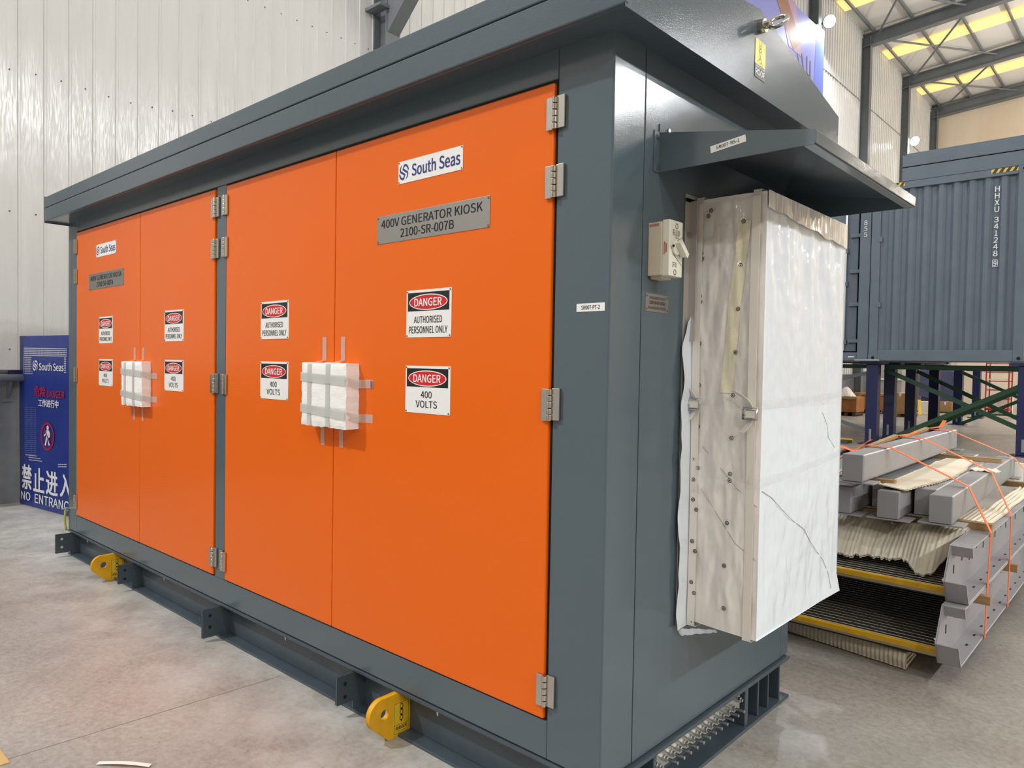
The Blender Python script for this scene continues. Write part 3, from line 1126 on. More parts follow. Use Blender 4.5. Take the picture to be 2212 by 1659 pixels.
F = Frame((4.890, Y0 - .0004, 2.0735), Vector((.11, 0, .0145)).normalized(), Vector((-.0145, 0, .11)).normalized(), (0, -1, 0))
a = MB()
F.rect(a, 0, .111, 0, .0205, 0, .0008)
tg = a.build('tag_label', 'white_sign', canopy, label='small white tag reading SR007-RS-1')
F.text(m_ := MB(), 'SR007-RS-1', .019, .092, .0055, .0155, .0014, .012)
m_.build('lettering', 'black', canopy)

# ---------------- air duct under the wrap
DY0, DY1, DXO, DZ_0, DZ_1 = .49, 1.222, 4.962, .562, 1.992
du = MB().box(W, DXO - .012, DY0 + .012, DY1 - .012, DZ_0 + .01, DZ_1 - .006)
duct = du.build('air_duct', 'aluminium', KX, .004, label='metal air duct hidden under plastic wrapping')
fl = MB()
fl.prism([(W, .425), (W + .004, .425), (W + .004, DY0), (W, DY0)], 2, .56, 2.0)
fl.box(W, W + .03, .455, .459, 1.52, 1.99)
fl.box(W, W + .004, .425, DY1 + .06, 1.985, 2.012)
fl.build('flange', 'aluminium', duct, .001)
MB().cyl((W + .004, .44, 1.875), (W + .012, .44, 1.875), .008, 6).build('bolt', 'zinc', duct)

# ---------------- isolator switch
sx0, sy0, sy1, sz0, sz1 = W, .200, .282, 1.712, 1.884
sw = MB().box(sx0, sx0 + .050, sy0, sy1, sz0 + .003, sz1 - .004).build('isolator_switch', 'switch_beige', KX, .003,
                                                                     label='small beige isolator switch on the grey side')
MB().box(sx0 + .050, sx0 + .076, sy0 + .001, sy1 - .001, sz0, sz1).build('cover', 'switch_cream', sw, .003)
MB().box(sx0 + .004, sx0 + .044, sy0 + .012, sy1 - .012, sz0 - .006, sz0 + .004).build('cable_gland', 'switch_beige', sw, .002)
F = Frame((sx0 + .0762, sy0, sz0), (0, 1, 0), (0, 0, 1), (1, 0, 0))
a = MB()
F.ring(a, .042, .155, .008, .009, .002, .0006, 16)
F.ring(a, .036, .013, .008, .009, .002, .0006, 16)
F.text(a, 'IP66', .018, .03, .124, .144, .0006)
F.text(a, '25A 500V', .034, .062, .126, .143, .0006)
F.text(a, 'AC22', .034, .056, .117, .124, .0006)
F.text(a, 'OFF ON', .02, .044, .028, .044, .0006)
F.stroke(a, [(.020, .070), (.078, .036)], .0012, .0006)
F.stroke(a, [(.020, .098), (.079, .126)], .0012, .0006)
a.build('print', 'black', sw)
G = Frame((sx0 + .004, sy0 - .0003, sz0), (1, 0, 0), (0, 0, 1), (0, -1, 0))
a = MB()
G.text(a, 'WEATHERPROOF', .002, .036, .154, .162, .0006, .01)
G.text(a, 'SWITCH', .012, .028, .164, .168, .0006, .01)
G2 = Frame((sx0 + .053, sy0 + .0006, sz0), (1, 0, 0), (0, 0, 1), (0, -1, 0))
for k in range(3):
    G2.rect(a, .004 + .004 * k, .0062 + .004 * k, .065 + .004 * k, .105 - .003 * k, 0, .0004)
a.build('red_print', 'red_ink', sw)
kx = sx0 + .076
kn = MB().cyl((kx, .236, 1.799), (kx + .008, .236, 1.799), .022, 22)
kn.prism([(.222, 1.812), (.232, 1.820), (.274, 1.782), (.266, 1.772)], 0, kx + .006, kx + .026)
kn.build('rotary_handle', 'switch_cream', sw, .002)
MB().cyl((kx + .006, .212, 1.803), (kx + .0095, .212, 1.803), .004, 10).build('padlock_hole', 'dark', sw)
# plate under the switch
F = Frame((W, .1925, 1.606), (0, 1, 0), (0, 0, 1), (1, 0, 0))
a = MB()
F.rect(a, 0, .137, 0, .056, 0, .0015)
npl = a.build('name_plate', 'brushed', KX, .0004, label='small steel plate under the isolator switch')
a = MB()
F.text(a, 'AIR DISCONNECTING SWITCH', .022, .118, .0395, .048, .002)
F.text(a, '2100-SR-007-ADS02', .022, .116, .024, .0345, .002, .005)
F.text(a, 'FROM 2100-SR-007B TYPE02 DB 01', .015, .124, .0085, .0165, .002)
a.build('lettering', 'black', npl)
rivets(F, .137, .056, npl, .004, .007)

# ================================================================== PLASTIC WRAP ON THE DUCT
wp = thing('plastic_wrapping', (4.85, .85, .54), 'white and clear plastic wrapping around the side duct', 'plastic wrap')


def wrinkle(a, b, s_=1.0):
    return s_ * (.008 * nz(a * 5, b * 2.2, 3) + .006 * nz(a * 14, b * 5, 9) + .003 * abs(nz(a * 34 + b * 9, b * 8, 2)) + .003 * nz(a * 22, b * 22, 5))


def wrap_front(u, v):
    y = DY0 - .004 + (DY1 - DY0 + .012) * u
    z = DZ_0 - .006 + (DZ_1 - DZ_0 + .010) * v
    e = min(1, min(u, 1 - u) * 12, min(v, 1 - v) * 14)
    bul = .010 * math.sin(math.pi * u) * math.sin(math.pi * min(1, v * 1.1))
    x = DXO + bul + e * wrinkle(y * 1.6, z, .9) + .002
    # sagging fold low on the near corner, flared corner low on the far side
    if v < .06:
        x += .010 * (1 - v / .06) * (u ** 3)
        y += .020 * (1 - v / .06) * max(0, u - .9) * 10
    return (x, y, z)


def wrap_side(u, v):
    x = W + .004 + (DXO - W) * u
    z = DZ_0 - .006 + (DZ_1 - DZ_0 + .010) * v + (1 - v) * .012 * (1 - u) - .0
    e = min(1, (1 - u) * 8, min(v, 1 - v) * 14)
    y = DY0 - .004 + e * wrinkle(x * 2.4 + 7, z * 1.2, 1.0) * 1.1 - .004 * math.sin(math.pi * u)
    return (x, y, z)


g = MB().grid(wrap_front, 64, 120)
g.grid(lambda u, v: (W + .004 + (DXO - W + .001) * u, DY1 + .008, DZ_0 - .006 + (DZ_1 - DZ_0 + .01) * v), 4, 8)
fo = g.build('film', 'film', wp, smooth=True)
g = MB().grid(wrap_side, 50, 120)
g.build('film', 'film_side', wp, smooth=True, label='cloudy film on the near side')
g = MB().grid(lambda u, v: (W + .004 + (DXO - W) * u, DY0 - .004 + (DY1 - DY0 + .012) * v, DZ_1 + .004 + .004 * nz(u * 6, v * 9)), 14, 20)
g.grid(lambda u, v: (W + .004 + (DXO + .002 - W) * u, DY0 - .004 + (DY1 - DY0 + .012) * v, DZ_0 - .006 + .012 * (1 - u) * (1 - v) + .003 * math.sin(9 * v) * u * (1 - u)), 12, 20)
g.build('film', 'film', wp, smooth=True)
# loose white margin standing off the wall beside the duct
def margin(u, v):
    z = .548 + (1.58 - .548) * v
    if v > .93:
        z += (v - .93) * .9 * u
    wob = .012 * nz(z * 6, 3) + .005 * nz(z * 21, 7)
    top = max(0, (v - .9) * 10)
    y = .408 + .02 * top + wob * (1 - u) + (DY0 + .002 - .408 - .02 * top) * u
    return (W + .006 + .012 * (1 - u) * (.5 + nz(z * 9, 2)) + .004, y, z)


MB().grid(margin, 12, 70).build('loose_margin', 'film', wp, smooth=True)
# torn rag at the bottom corner
MB().grid(lambda u, v: (W + .008 + .10 * u, .425 + .075 * u + .02 * v, .553 - .03 * v * (1 - .5 * u) - .012 * abs(nz(u * 9, 1)) + .004 * nz(u * 20, v * 9)),
          16, 4).build('loose_margin', 'film', wp, smooth=True)
# folded top band, clear film overlapping
MB().grid(lambda u, v: (DXO + .010 + .002 * nz(u * 20, v * 6), DY0 - .006 + (DY1 - DY0 + .014) * u,
                        DZ_1 + .006 - (.055 + .035 * u + .012 * nz(u * 8, 4)) * v), 40, 6).build(
    'top_fold', 'film_side', wp, smooth=True)
MB().grid(lambda u, v: (Vector(wrap_front(.02 + .97 * u, .52 + .47 * v)) + Vector((.005 + .004 * nz(u * 14, v * 9, 5), 0, 0))), 40, 50) \
    .build('clear_film', 'clear_film', wp, smooth=True)
MB().grid(lambda u, v: (Vector(wrap_side(.12 + .86 * u, .35 + .64 * v)) + Vector((0, -.004 - .003 * nz(u * 14, v * 9, 5), 0))), 30, 50) \
    .build('clear_film', 'clear_film', wp, smooth=True)
# yellowed tape showing through the side
MB().grid(lambda u, v: (Vector(wrap_side(.46 + .17 * u + (.18 * v if v > .5 else .09) - .12 * (1 - v) ** 2, .55 + .39 * v)) + Vector((0, -.0035, 0))), 6, 30) \
    .build('yellowed_tape', 'film_yellow', wp, smooth=True)


# twisted film band around the middle
def band(v0, v1, s0, s1):
    g_ = MB()
    g_.grid(lambda u, v: Vector(wrap_side(.05 + .95 * u, v0 + (v1 - v0) * u + .018 * (v - .5))) + Vector((0, -.006 - .004 * nz(u * 22, v * 5), 0)), 30, 4)
    g_.grid(lambda u, v: Vector(wrap_front(u, s0 + (s1 - s0) * u + .022 * (v - .5) * (1 - .3 * u))) + Vector((.006 + .005 * nz(u * 26, v * 6), 0, 0)), 50, 5)
    return g_


band(.315, .355, .355, .385).build('film_band', 'clear_film', wp, smooth=True)
band(.53, .53, .53, .545).build('film_band', 'clear_film', wp, smooth=True)
m_ = MB()


def on_front(pts, r=.0008):
    m_.tube([Vector(wrap_front(u, v)) + Vector((.002, 0, 0)) for u, v in pts], r, 5)


on_front([(.02, .335), (.12, .315), (.22, .28), (.35, .245), (.48, .215), (.6, .17), (.7, .135), (.8, .105), (.87, .06), (.9, .02)])
on_front([(.70, .50), (.78, .465), (.82, .43), (.9, .40)], .0006)
m_.tube([Vector(wrap_side(u, v)) + Vector((0, -.002, 0)) for u, v in ((.2, .42), (.5, .37), (.7, .335), (.97, .30))], .0006, 5)
m_.tube([Vector(wrap_side(u, v)) + Vector((0, -.002, 0)) for u, v in ((.2, .32), (.5, .25), (.7, .21), (.97, .18))], .0006, 5)
m_.build('tear_line', mat('film_tear_line', '85807b', .7), wp)  # tear and fold lines of the film, as thin dark tubes
# screws showing through the film
for (px, py) in ((1515, 460), (1536, 455), (1530, 467), (1606, 478), (1600, 573), (1515, 547), (1517, 559), (1505, 637), (1512, 640),
                 (1513, 652), (1594, 667), (1503, 726), (1508, 729), (1511, 742), (1589, 761), (1501, 814), (1506, 818),
                 (1510, 832), (1583, 854), (1500, 902), (1504, 906), (1508, 921), (1580, 946), (1499, 991), (1507, 1011),
                 (1498, 1036), (1577, 1024), (1576, 1038), (1497, 1079), (1504, 1101), (1570, 1130), (1495, 1169), (1501, 1191),
                 (1564, 1222), (1493, 1257), (1499, 1281), (1563, 1314), (1494, 1343)):
    ray = r3 * (px - 1106) / FPX - u3 * (py - 829.5) / FPX + f2
    tt = (DY0 - .012 - CAMY) / ray.y
    p = Vector((CAMX, CAMY, CAMZ)) + ray * tt
    q = MB().torus(p, (1, 0, 0), (0, 0, 1), .006, .0013, 14, 5)
    q.cyl(p, p + Vector((0, -.002, 0)), .0024, 8)
    q.build('screw', 'screw', wp)

# woven straps with wire buckles
for (i, x, zb, lab) in ((0, W + .028, 1.31, 'white strap with wire buckle on the wrapped duct, next to the wall'),
                        (1, 4.936, 1.288, 'white strap with wire buckle on the wrapped duct, at its outer corner')):
    r_ = thing('packing_strap', (x, DY0, .55), lab, 'strap', 'straps around the wrapped duct')
    yy = DY0 - .014
    pts = [(x, DY1 + .012, DZ_1 + .012), (x, .8, DZ_1 + .013), (x, yy + .006, DZ_1 + .011)]
    pts += [(x, yy - .004 * math.sin(6 * k / 12), DZ_1 - .01 - k / 12 * (DZ_1 - DZ_0 - .0)) for k in range(13)]
    pts += [(x, yy + .012, DZ_0 - .014), (x, .8, DZ_0 - .012), (x, DY1 + .012, DZ_0 - .012), (x, DY1 + .014, 1.2), (x, DY1 + .012, DZ_1 + .012)]
    MB().ribbon(pts, (1, 0, 0), .027, .0016).build('webbing', 'strap_white', r_)
    for sg in (1, -1):
        t_ = [(x - .0022 * k * k * (1 if sg > 0 else .7), yy - .005 - .0035 * k, zb + sg * (.012 + .014 * k - .0004 * k * k)) for k in range(6 if sg > 0 else 5)]
        MB().ribbon(t_, (.9, -.45, 0), .024, .0014).build('loose_tail', 'strap_white', r_)
    bk = MB()
    for o_ in (0, .006):
        yb_ = yy - .012 - o_
        bk.tube([(x - .022, yb_, zb - .019), (x + .024, yb_, zb - .019), (x + .024, yb_, zb + .019 - o_),
                 (x - .022, yb_, zb + .019 - o_), (x - .022, yb_, zb - .019)], .0026, 6)
    bk.tube([(x - .022, yy - .017, zb - .016), (x - .012, yy - .02, zb - .004), (x - .022, yy - .02, zb + .004), (x - .012, yy - .017, zb + .016)], .0024, 6)
    bk.build('wire_buckle', 'zinc', r_, smooth=True)
    MB().ribbon([(x - .016, yy - .0155, zb), (x + .02, yy - .0155, zb)], (0, 0, 1), .026, .002).build('buckle_band', 'strap_white', r_)


# ================================================================== FOAM PADS ON THE DOORS
def foam_pad(x0, x1, z0, z1, th, label, seed, tails):
    r_ = thing('foam_pad', ((x0 + x1) / 2, -.01, z0), label, 'foam pad', 'foam pads taped over the door handles')
    yb = -.0065
    g_ = MB()
    nx, nz_ = 24, 22

    def front(u, v):
        ex = min(u, 1 - u) < 1e-6
        ez = min(v, 1 - v) < 1e-6
        x = x0 + (x1 - x0) * u + (.005 * nz(v * 9, seed) if ex else 0)
        z = z0 + (z1 - z0) * v + (.005 * nz(u * 8, seed + 3) + .002 * nz(u * 30, seed) if ez else 0)
        rim = min(1, min(u, 1 - u) * 14, min(v, 1 - v) * 14)
        y = yb - th + .004 * (1 - rim) + .0015 * nz(u * 8, v * 8, seed)
        for (a, b_) in ((.2, 0), (.62, 0)):
            y += .003 * max(0, 1 - abs(u - a) / .07)
        for b_ in (.25, .75):
            y += .004 * max(0, 1 - abs(v - b_) / .07)
        return (x, y, z)
    w_ = nx + 1
    V = [front(i / nx, j / nz_) for j in range(nz_ + 1) for i in range(w_)]
    n = len(V)
    V += [(p[0], yb, p[2]) for p in V]
    Fc = [(j * w_ + i, j * w_ + i + 1, (j + 1) * w_ + i + 1, (j + 1) * w_ + i) for j in range(nz_) for i in range(nx)]
    Fc += [tuple(reversed([k + n for k in f])) for f in Fc]
    rim = [i for i in range(w_)] + [j * w_ + nx for j in range(1, nz_ + 1)] + [nz_ * w_ + i for i in range(nx - 1, -1, -1)] + \
          [j * w_ for j in range(nz_ - 1, 0, -1)]
    Fc += [(rim[k], rim[(k + 1) % len(rim)], rim[(k + 1) % len(rim)] + n, rim[k] + n) for k in range(len(rim))]
    g_.add(V, Fc)
    g_.build('block', 'foam', r_)
    wdt, hgt = x1 - x0, z1 - z0
    for (a, tw) in ((.2, .028), (.62, .028)):
        x = x0 + wdt * a
        zt, zb = z1 + tails[0], z0 - tails[1]
        pts = [(x + .012, yb - .002, zt), (x + .012, yb - .002, z1 + .012), (x, yb - th * .5, z1 + .004), (x, yb - th - .001, z1 - .004)]
        pts += [(x, yb - th + .0005 - .0022, z1 - .004 - (hgt - .008) * k / 8) for k in range(1, 9)]
        pts += [(x, yb - th * .5, z0 - .004), (x + .004, yb - .002, z0 - .012), (x + .006, yb - .002, zb)]
        MB().ribbon([pts[0], pts[1], pts[2], pts[3]], (1, 0, 0), tw, .0008).build('tape', 'tape', r_)
        MB().ribbon(pts[3:12], (1, 0, 0), tw, .0008).build('tape', 'tape_foam', r_)
        MB().ribbon(pts[11:], (1, 0, 0), tw, .0008).build('tape', 'tape', r_)
    for (b_, dz) in ((.75, -.012), (.25, -.018)):
        z = z0 + hgt * b_
        pts = [(x0 - .004, yb - th * .5, z + .01), (x0 + .002, yb - th - .003, z + .008)]
        pts += [(x0 + wdt * k / 6, yb - th - .0035 - .001 * (k % 2), z + .008 + dz * k / 6) for k in range(1, 6)]
        pts += [(x1 - .002, yb - th - .003, z + .008 + dz)]
        MB().ribbon(pts, (0, 0, 1), .036, .001).build('tape', 'tape_foam', r_)
        pts = [(x1 - .002, yb - th - .003, z + .008 + dz), (x1 + .004, yb - th * .5, z + dz), (x1 + .016, yb - .003, z + dz - .004),
               (x1 + .05, yb - .002, z + dz - .002), (x1 + .095, yb - .002, z + dz - .002)]
        MB().ribbon(pts, (0, 0, 1), .034, .001).build('tape', 'tape', r_)
    return r_


fp = foam_pad(3.185, 3.505, 1.162, 1.425, .066, 'white foam pad taped across the seam of the right pair of orange doors', 2, (.11, .085))
Fp = Frame((3.585, -.0105, 1.325), (1, 0, 0), (0, 0, 1), (0, -1, 0))
a = MB()
for k in range(5):
    Fp.rect(a, 0, .011, .004 + k * .006, .0085 + k * .006, 0, .0004)
a.build('tape_print', 'tape_print', fp)
foam_pad(1.155, 1.463, 1.147, 1.411, .055, 'white foam pad taped across the seam of the left pair of orange doors', 11, (.085, .09))

# ================================================================== CONTAINERS
CX0, CX1, CY0, CZ0, CZ1 = 1.49, 3.985, 13.4, 1.63, 4.99
CL = 6.1
ct = thing('shipping_container', ((CX0 + CX1) / 2, CY0 + 3, CZ0), 'blue-grey shipping container with white code down its ribbed end, raised on blue legs', 'container')


def cbox(name, x0, x1, y0, y1, z0, z1, par, m='container', bev=.008, label=None):
    return MB().box(x0, x1, y0, y1, z0, z1).build(name, m, par, bev, label=label)


for x in (CX0, CX1 - .16):
    for y in (CY0, CY0 + CL - .16):
        cbox('corner_post', x, x + .16, y, y + .16, CZ0, CZ1, ct)
cbox('bottom_rail', CX0 + .16, CX1 - .16, CY0 + .004, CY0 + .12, CZ0, CZ0 + .20, ct)
cbox('top_rail', CX0 + .16, CX1 - .16, CY0 + .004, CY0 + .12, CZ1 - .13, CZ1, ct)
for x in (CX0 + .01, CX1 - .12):
    cbox('bottom_rail', x, x + .11, CY0 + .16, CY0 + CL - .16, CZ0, CZ0 + .16, ct)
    cbox('top_rail', x, x + .11, CY0 + .16, CY0 + CL - .16, CZ1 - .1, CZ1, ct)
cbox('floor_deck', CX0 + .12, CX1 - .12, CY0 + .12, CY0 + CL - .02, CZ0 + .05, CZ0 + .16, ct)
cbox('roof_panel', CX0 + .02, CX1 - .02, CY0 + .02, CY0 + CL - .02, CZ1 - .03, CZ1 - .005, ct)


def corrugate(a0, a1, n, depth):
    p = (a1 - a0) / n
    pts = []
    for k in range(n):
        pts += [(a0 + p * k, 0), (a0 + p * (k + .28), 0), (a0 + p * (k + .5), depth), (a0 + p * (k + .78), depth)]
    pts.append((a1, 0))
    return pts


g_ = MB()
pts = corrugate(CX0 + .16, CX1 - .16, 9, .05)
V = [(a, CY0 + .035 + b, z) for a, b in pts for z in (CZ0 + .2, CZ1 - .13)]
g_.add(V, [(2 * i, 2 * i + 1, 2 * i + 3, 2 * i + 2) for i in range(len(pts) - 1)])
g_.build('ribbed_end', 'container', ct)
g_ = MB()
pts = corrugate(CY0 + .16, CY0 + CL - .16, 22, .04)
for x, sg in ((CX0 + .03, 1), (CX1 - .03, -1)):
    V = [(x + sg * b, a, z) for a, b in pts for z in (CZ0 + .16, CZ1 - .1)]
    g_.add(V, [(2 * i, 2 * i + 1, 2 * i + 3, 2 * i + 2) for i in range(len(pts) - 1)])
g_.box(CX0 + .1, CX1 - .1, CY0 + CL - .08, CY0 + CL - .03, CZ0 + .1, CZ1 - .1)
g_.build('ribbed_side', 'container', ct)
for x in (CX0 - .004, CX1 - .162):
    for z in (CZ0 - .004, CZ1 - .115):
        q = cbox('corner_casting', x, x + .168, CY0 - .006, CY0 + .17, z, z + .118, ct)
        MB().cyl((x + .09, CY0 - .008, z + .06), (x + .09, CY0 - .004, z + .06), .03, 16).build('opening', 'dark', q)
for z in (2.65, 3.9):
    cbox('lashing_tab', CX0 + .12, CX0 + .2, CY0 - .01, CY0 + .02, z, z + .1, ct)
a = MB()
F = Frame((0, CY0 + .034, 0), (1, 0, 0), (0, 0, 1), (0, -1, 0))
z = 4.69
for ch in 'HHXU 341248':
    if ch != ' ':
        hw = .035 if ch != '1' else .024
        F.text(a, ch, 3.52 - hw, 3.52 + hw, z - .095, z, .01, .012)
        z -= .118
    else:
        z -= .06
z -= .045
F.text(a, '9', 3.497, 3.543, z - .10, z - .012, .01, .012)
for (x0, x1, y0, y1) in ((3.478, 3.486, z - .12, z + .008), (3.554, 3.562, z - .12, z + .008), (3.478, 3.562, z - .12, z - .112), (3.478, 3.562, z, z + .008)):
    F.rect(a, x0, x1, y0, y1, .008, .011)
a.build('lettering', 'container_white', ct)
for (xa, xb) in ((CX0 + .16, CX0 + .56), (CX1 - .56, CX1 - .165)):
    a = MB()
    F = Frame((xa, CY0 + .003, CZ1 - .075), (1, 0, 0), (0, 0, 1), (0, -1, 0))
    F.rect(a, 0, xb - xa, 0, .07, 0, .002)
    q = a.build('hazard_strip', 'hazard_y', ct)
    a = MB()
    for k in range(4):
        s0 = .01 + k * (xb - xa) / 4
        F.poly(a, [(s0, 0), (s0 + .055, 0), (min(s0 + .1, xb - xa), .07), (s0 + .045, .07)], .0035)
    a.build('stripe', 'black', q)
# housing box on the container roof
rb = thing('roof_housing', (2.9, CY0 + 1.2, CZ1), 'long blue-grey housing lying on the container roof', 'housing')
MB().prism([(CY0 + .02, CZ1 + .006), (CY0 + .02, CZ1 + .26), (CY0 + .45, CZ1 + .30), (CY0 + .45, CZ1 + .006)], 0, CX0 + .50, CX1).build('lower_box', 'container', rb, .008)
MB().prism([(CY0 + .02, CZ1 + .275), (CY0 + .02, CZ1 + .49), (CY0 + .5, CZ1 + .53), (CY0 + .5, CZ1 + .31)], 0, CX0 + .50, CX1 + .02).box(
    CX0 + .56, CX1, CY0 + .1, CY0 + .4, CZ1 + .5, CZ1 + .54).build('upper_box', 'container', rb, .008)

# neighbour container with door end
nc = thing('shipping_container', (.2, CY0 + 3, CZ0), 'blue-grey shipping container showing its door end, beside the ribbed one', 'container')
NX1 = 1.475
NX0 = NX1 - 2.45
for x in (NX0, NX1 - .2):
    for y in (CY0 + .02, CY0 + CL - .16):
        cbox('corner_post', x, x + .2, y, y + .16, CZ0, CZ1, nc)
cbox('top_rail', NX0 + .2, NX1 - .2, CY0 + .06, CY0 + .18, CZ1 - .16, CZ1, nc)
cbox('bottom_rail', NX0 + .2, NX1 - .2, CY0 + .06, CY0 + .22, CZ0, CZ0 + .16, nc)
MB().box(NX0 + .02, NX0 + .06, CY0 + .18, CY0 + CL - .16, CZ0, CZ1).box(NX1 - .06, NX1 - .02, CY0 + .18, CY0 + CL - .16, CZ0, CZ1) \
    .box(NX0, NX1, CY0 + CL - .1, CY0 + CL - .04, CZ0, CZ1).build('side_wall', 'container', nc)
cbox('roof_panel', NX0, NX1, CY0 + .18, CY0 + CL, CZ1 - .03, CZ1 - .004, nc)
cbox('floor_deck', NX0 + .06, NX1 - .06, CY0 + .22, CY0 + CL - .1, CZ0 + .04, CZ0 + .14, nc)
xm = (NX0 + NX1) / 2
for k, (xa, xb) in enumerate(((NX0 + .24, xm - .01), (xm + .01, NX1 - .26))):
    dr = cbox('cargo_door', xa, xb, CY0 + .14, CY0 + .2, CZ0 + .18, CZ1 - .18, nc)
    hx = xa - .05 if k == 0 else xb
    for z in (1.98, 2.7, 3.35, 4.05):
        MB().box(hx - .14 if k else hx - .01, hx + .09, CY0 + .08, CY0 + .14, z, z + .07).build('hinge', 'container', dr, .006)
    for x in (xa + (xb - xa) * .3, xb - .22 if k else xa + .22):
        MB().cyl((x, CY0 + .09, CZ0 + .2), (x, CY0 + .09, CZ1 - .24), .022, 10).build('locking_bar', 'zinc', dr)
        for z in (1.95, 3.1, 3.75):
            MB().box(x - .05, x + .05, CY0 + .07, CY0 + .14, z, z + .09).build('bar_guide', 'container', dr, .004)
a = MB()
F = Frame((0, CY0 + .018, 0), (1, 0, 0), (0, 0, 1), (0, -1, 0))
for k, ch in enumerate('855'):
    F.text(a, ch, 1.345, 1.405, 4.26 - k * .115, 4.35 - k * .115, .004, .012)
a.build('lettering', 'container_white', nc)
MB().box(1.10, 1.22, CY0 + .054, CY0 + .06, 1.69, 1.715).build('label_plate', 'container_white', nc)
MB().box(.93, .99, CY0 + .134, CY0 + .14, 2.5, 2.72).build('label_plate', 'lime', nc)

# twist plate bridging the containers
bp_ = thing('bridge_clamp', (1.48, CY0, 1.62), 'pale steel clamp plate joining the two containers at the corner', 'clamp')
MB().box(1.27, 1.72, CY0 - .1, CY0 - .02, 1.625, 1.655).build('plate', 'zinc', bp_)

# blue support legs under the containers
LEGLAB = ('blue support leg at the shared corner of the two containers', 'blue support leg under the right edge of the picture',
          'blue support leg with a cross seam behind the corner leg', 'dark blue support leg in the middle of the row',
          'dark blue support leg where the green braces start', 'dark blue support leg with a pale cable behind the braces', 'farthest dark blue support leg beside the red scaffold',
          'blue support leg under the far left end of the door-end container', 'blue support leg under the rear right corner of the ribbed container')
leg = None
for i, (x, y, wd_) in enumerate(((1.545, 13.6, .21), (4.02, 13.5, .24), (1.43, 15.2, .2), (1.42, 16.9, .2), (1.60, 18.25, .2),
                                 (1.52, 21.3, .26), (1.27, 25.2, .22), (-.85, 13.6, .2), (3.9, 19.3, .2))):
    if leg is None:
        leg = thing('support_leg', (x, y, 0), LEGLAB[0], 'support leg', 'blue legs under the containers')
        h = .105
        MB().box(x - h, x + h, y - h, y + h, .02, 1.56).build('post', 'leg_blue', leg, .008)
        MB().box(x - .2, x + .2, y - .2, y + .2, 0, .02).build('base_plate', 'leg_blue', leg, .003)
        MB().box(x - .22, x + .22, y - .16, y + .16, 1.56, 1.612).build('head_plate', 'leg_blue', leg, .004)
        MB().box(x - .02, x + .02, y - h - .02, y - h - .005, .08, .3).build('handle', 'pipe', leg)
        l0 = Vector((x, y, 0))
    else:
        dup(leg, Vector((x, y, 0)) - l0, LEGLAB[i])
# support frame beams under the containers (dark green)
for i, (y, lab) in enumerate(((13.9, 'green tie beam between the front legs'), (16.9, 'green tie beam between the middle legs'), (21.3, 'green tie beam between the rear legs'))):
    o = MB().box(1.7, 3.9, y - .04, y + .04, 1.47, 1.56).build('tie_beam', 'brace_green', bevel=.004)
    tag(o, lab + ' under the ribbed container', 'tie beam', 'green tie beams')
o = MB().box(-2.2, 1.3, 14.0, 14.1, 1.48, 1.56).build('tie_beam', 'brace_green', bevel=.004)
tag(o, 'green tie beam under the door-end container', 'tie beam', 'green tie beams')
BR = [((1.62, 13.95, .02), (3.92, 13.95, 1.22), 'green diagonal brace rising to the right, nearest the camera'),
      ((1.62, 14.05, 1.46), (3.92, 14.05, .42), 'green diagonal brace falling to the right, nearest the camera'),
      ((1.55, 16.74, .02), (3.95, 16.74, 1.3), 'green diagonal brace rising to the right in the second row'),
      ((1.55, 16.78, 1.44), (3.95, 16.78, .25), 'green diagonal brace falling to the right in the second row'),
      ((1.6, 21.12, .02), (3.95, 21.12, 1.25), 'green diagonal brace rising to the right in the third row'),
      ((1.6, 21.16, 1.44), (3.95, 21.16, .3), 'green diagonal brace falling to the right in the third row')]
for p0, p1, lab in BR:
    tag(MB().beam(p0, p1, .03, .085).build('diagonal_brace', 'brace_green', bevel=.003), lab, 'brace', 'green braces')
for p0, p1, lab in (((1.45, 13.66, 1.40), (-1.9, 14.3, .62), 'grey sloping brace left of the corner leg, upper one'), ((-1.5, 14.3, 1.05), (1.45, 13.66, .25), 'grey sloping brace left of the corner leg, lower one')):
    tag(MB().beam(p0, p1, .03, .07).build('diagonal_brace', 'frame_steel', bevel=.003), lab, 'brace')

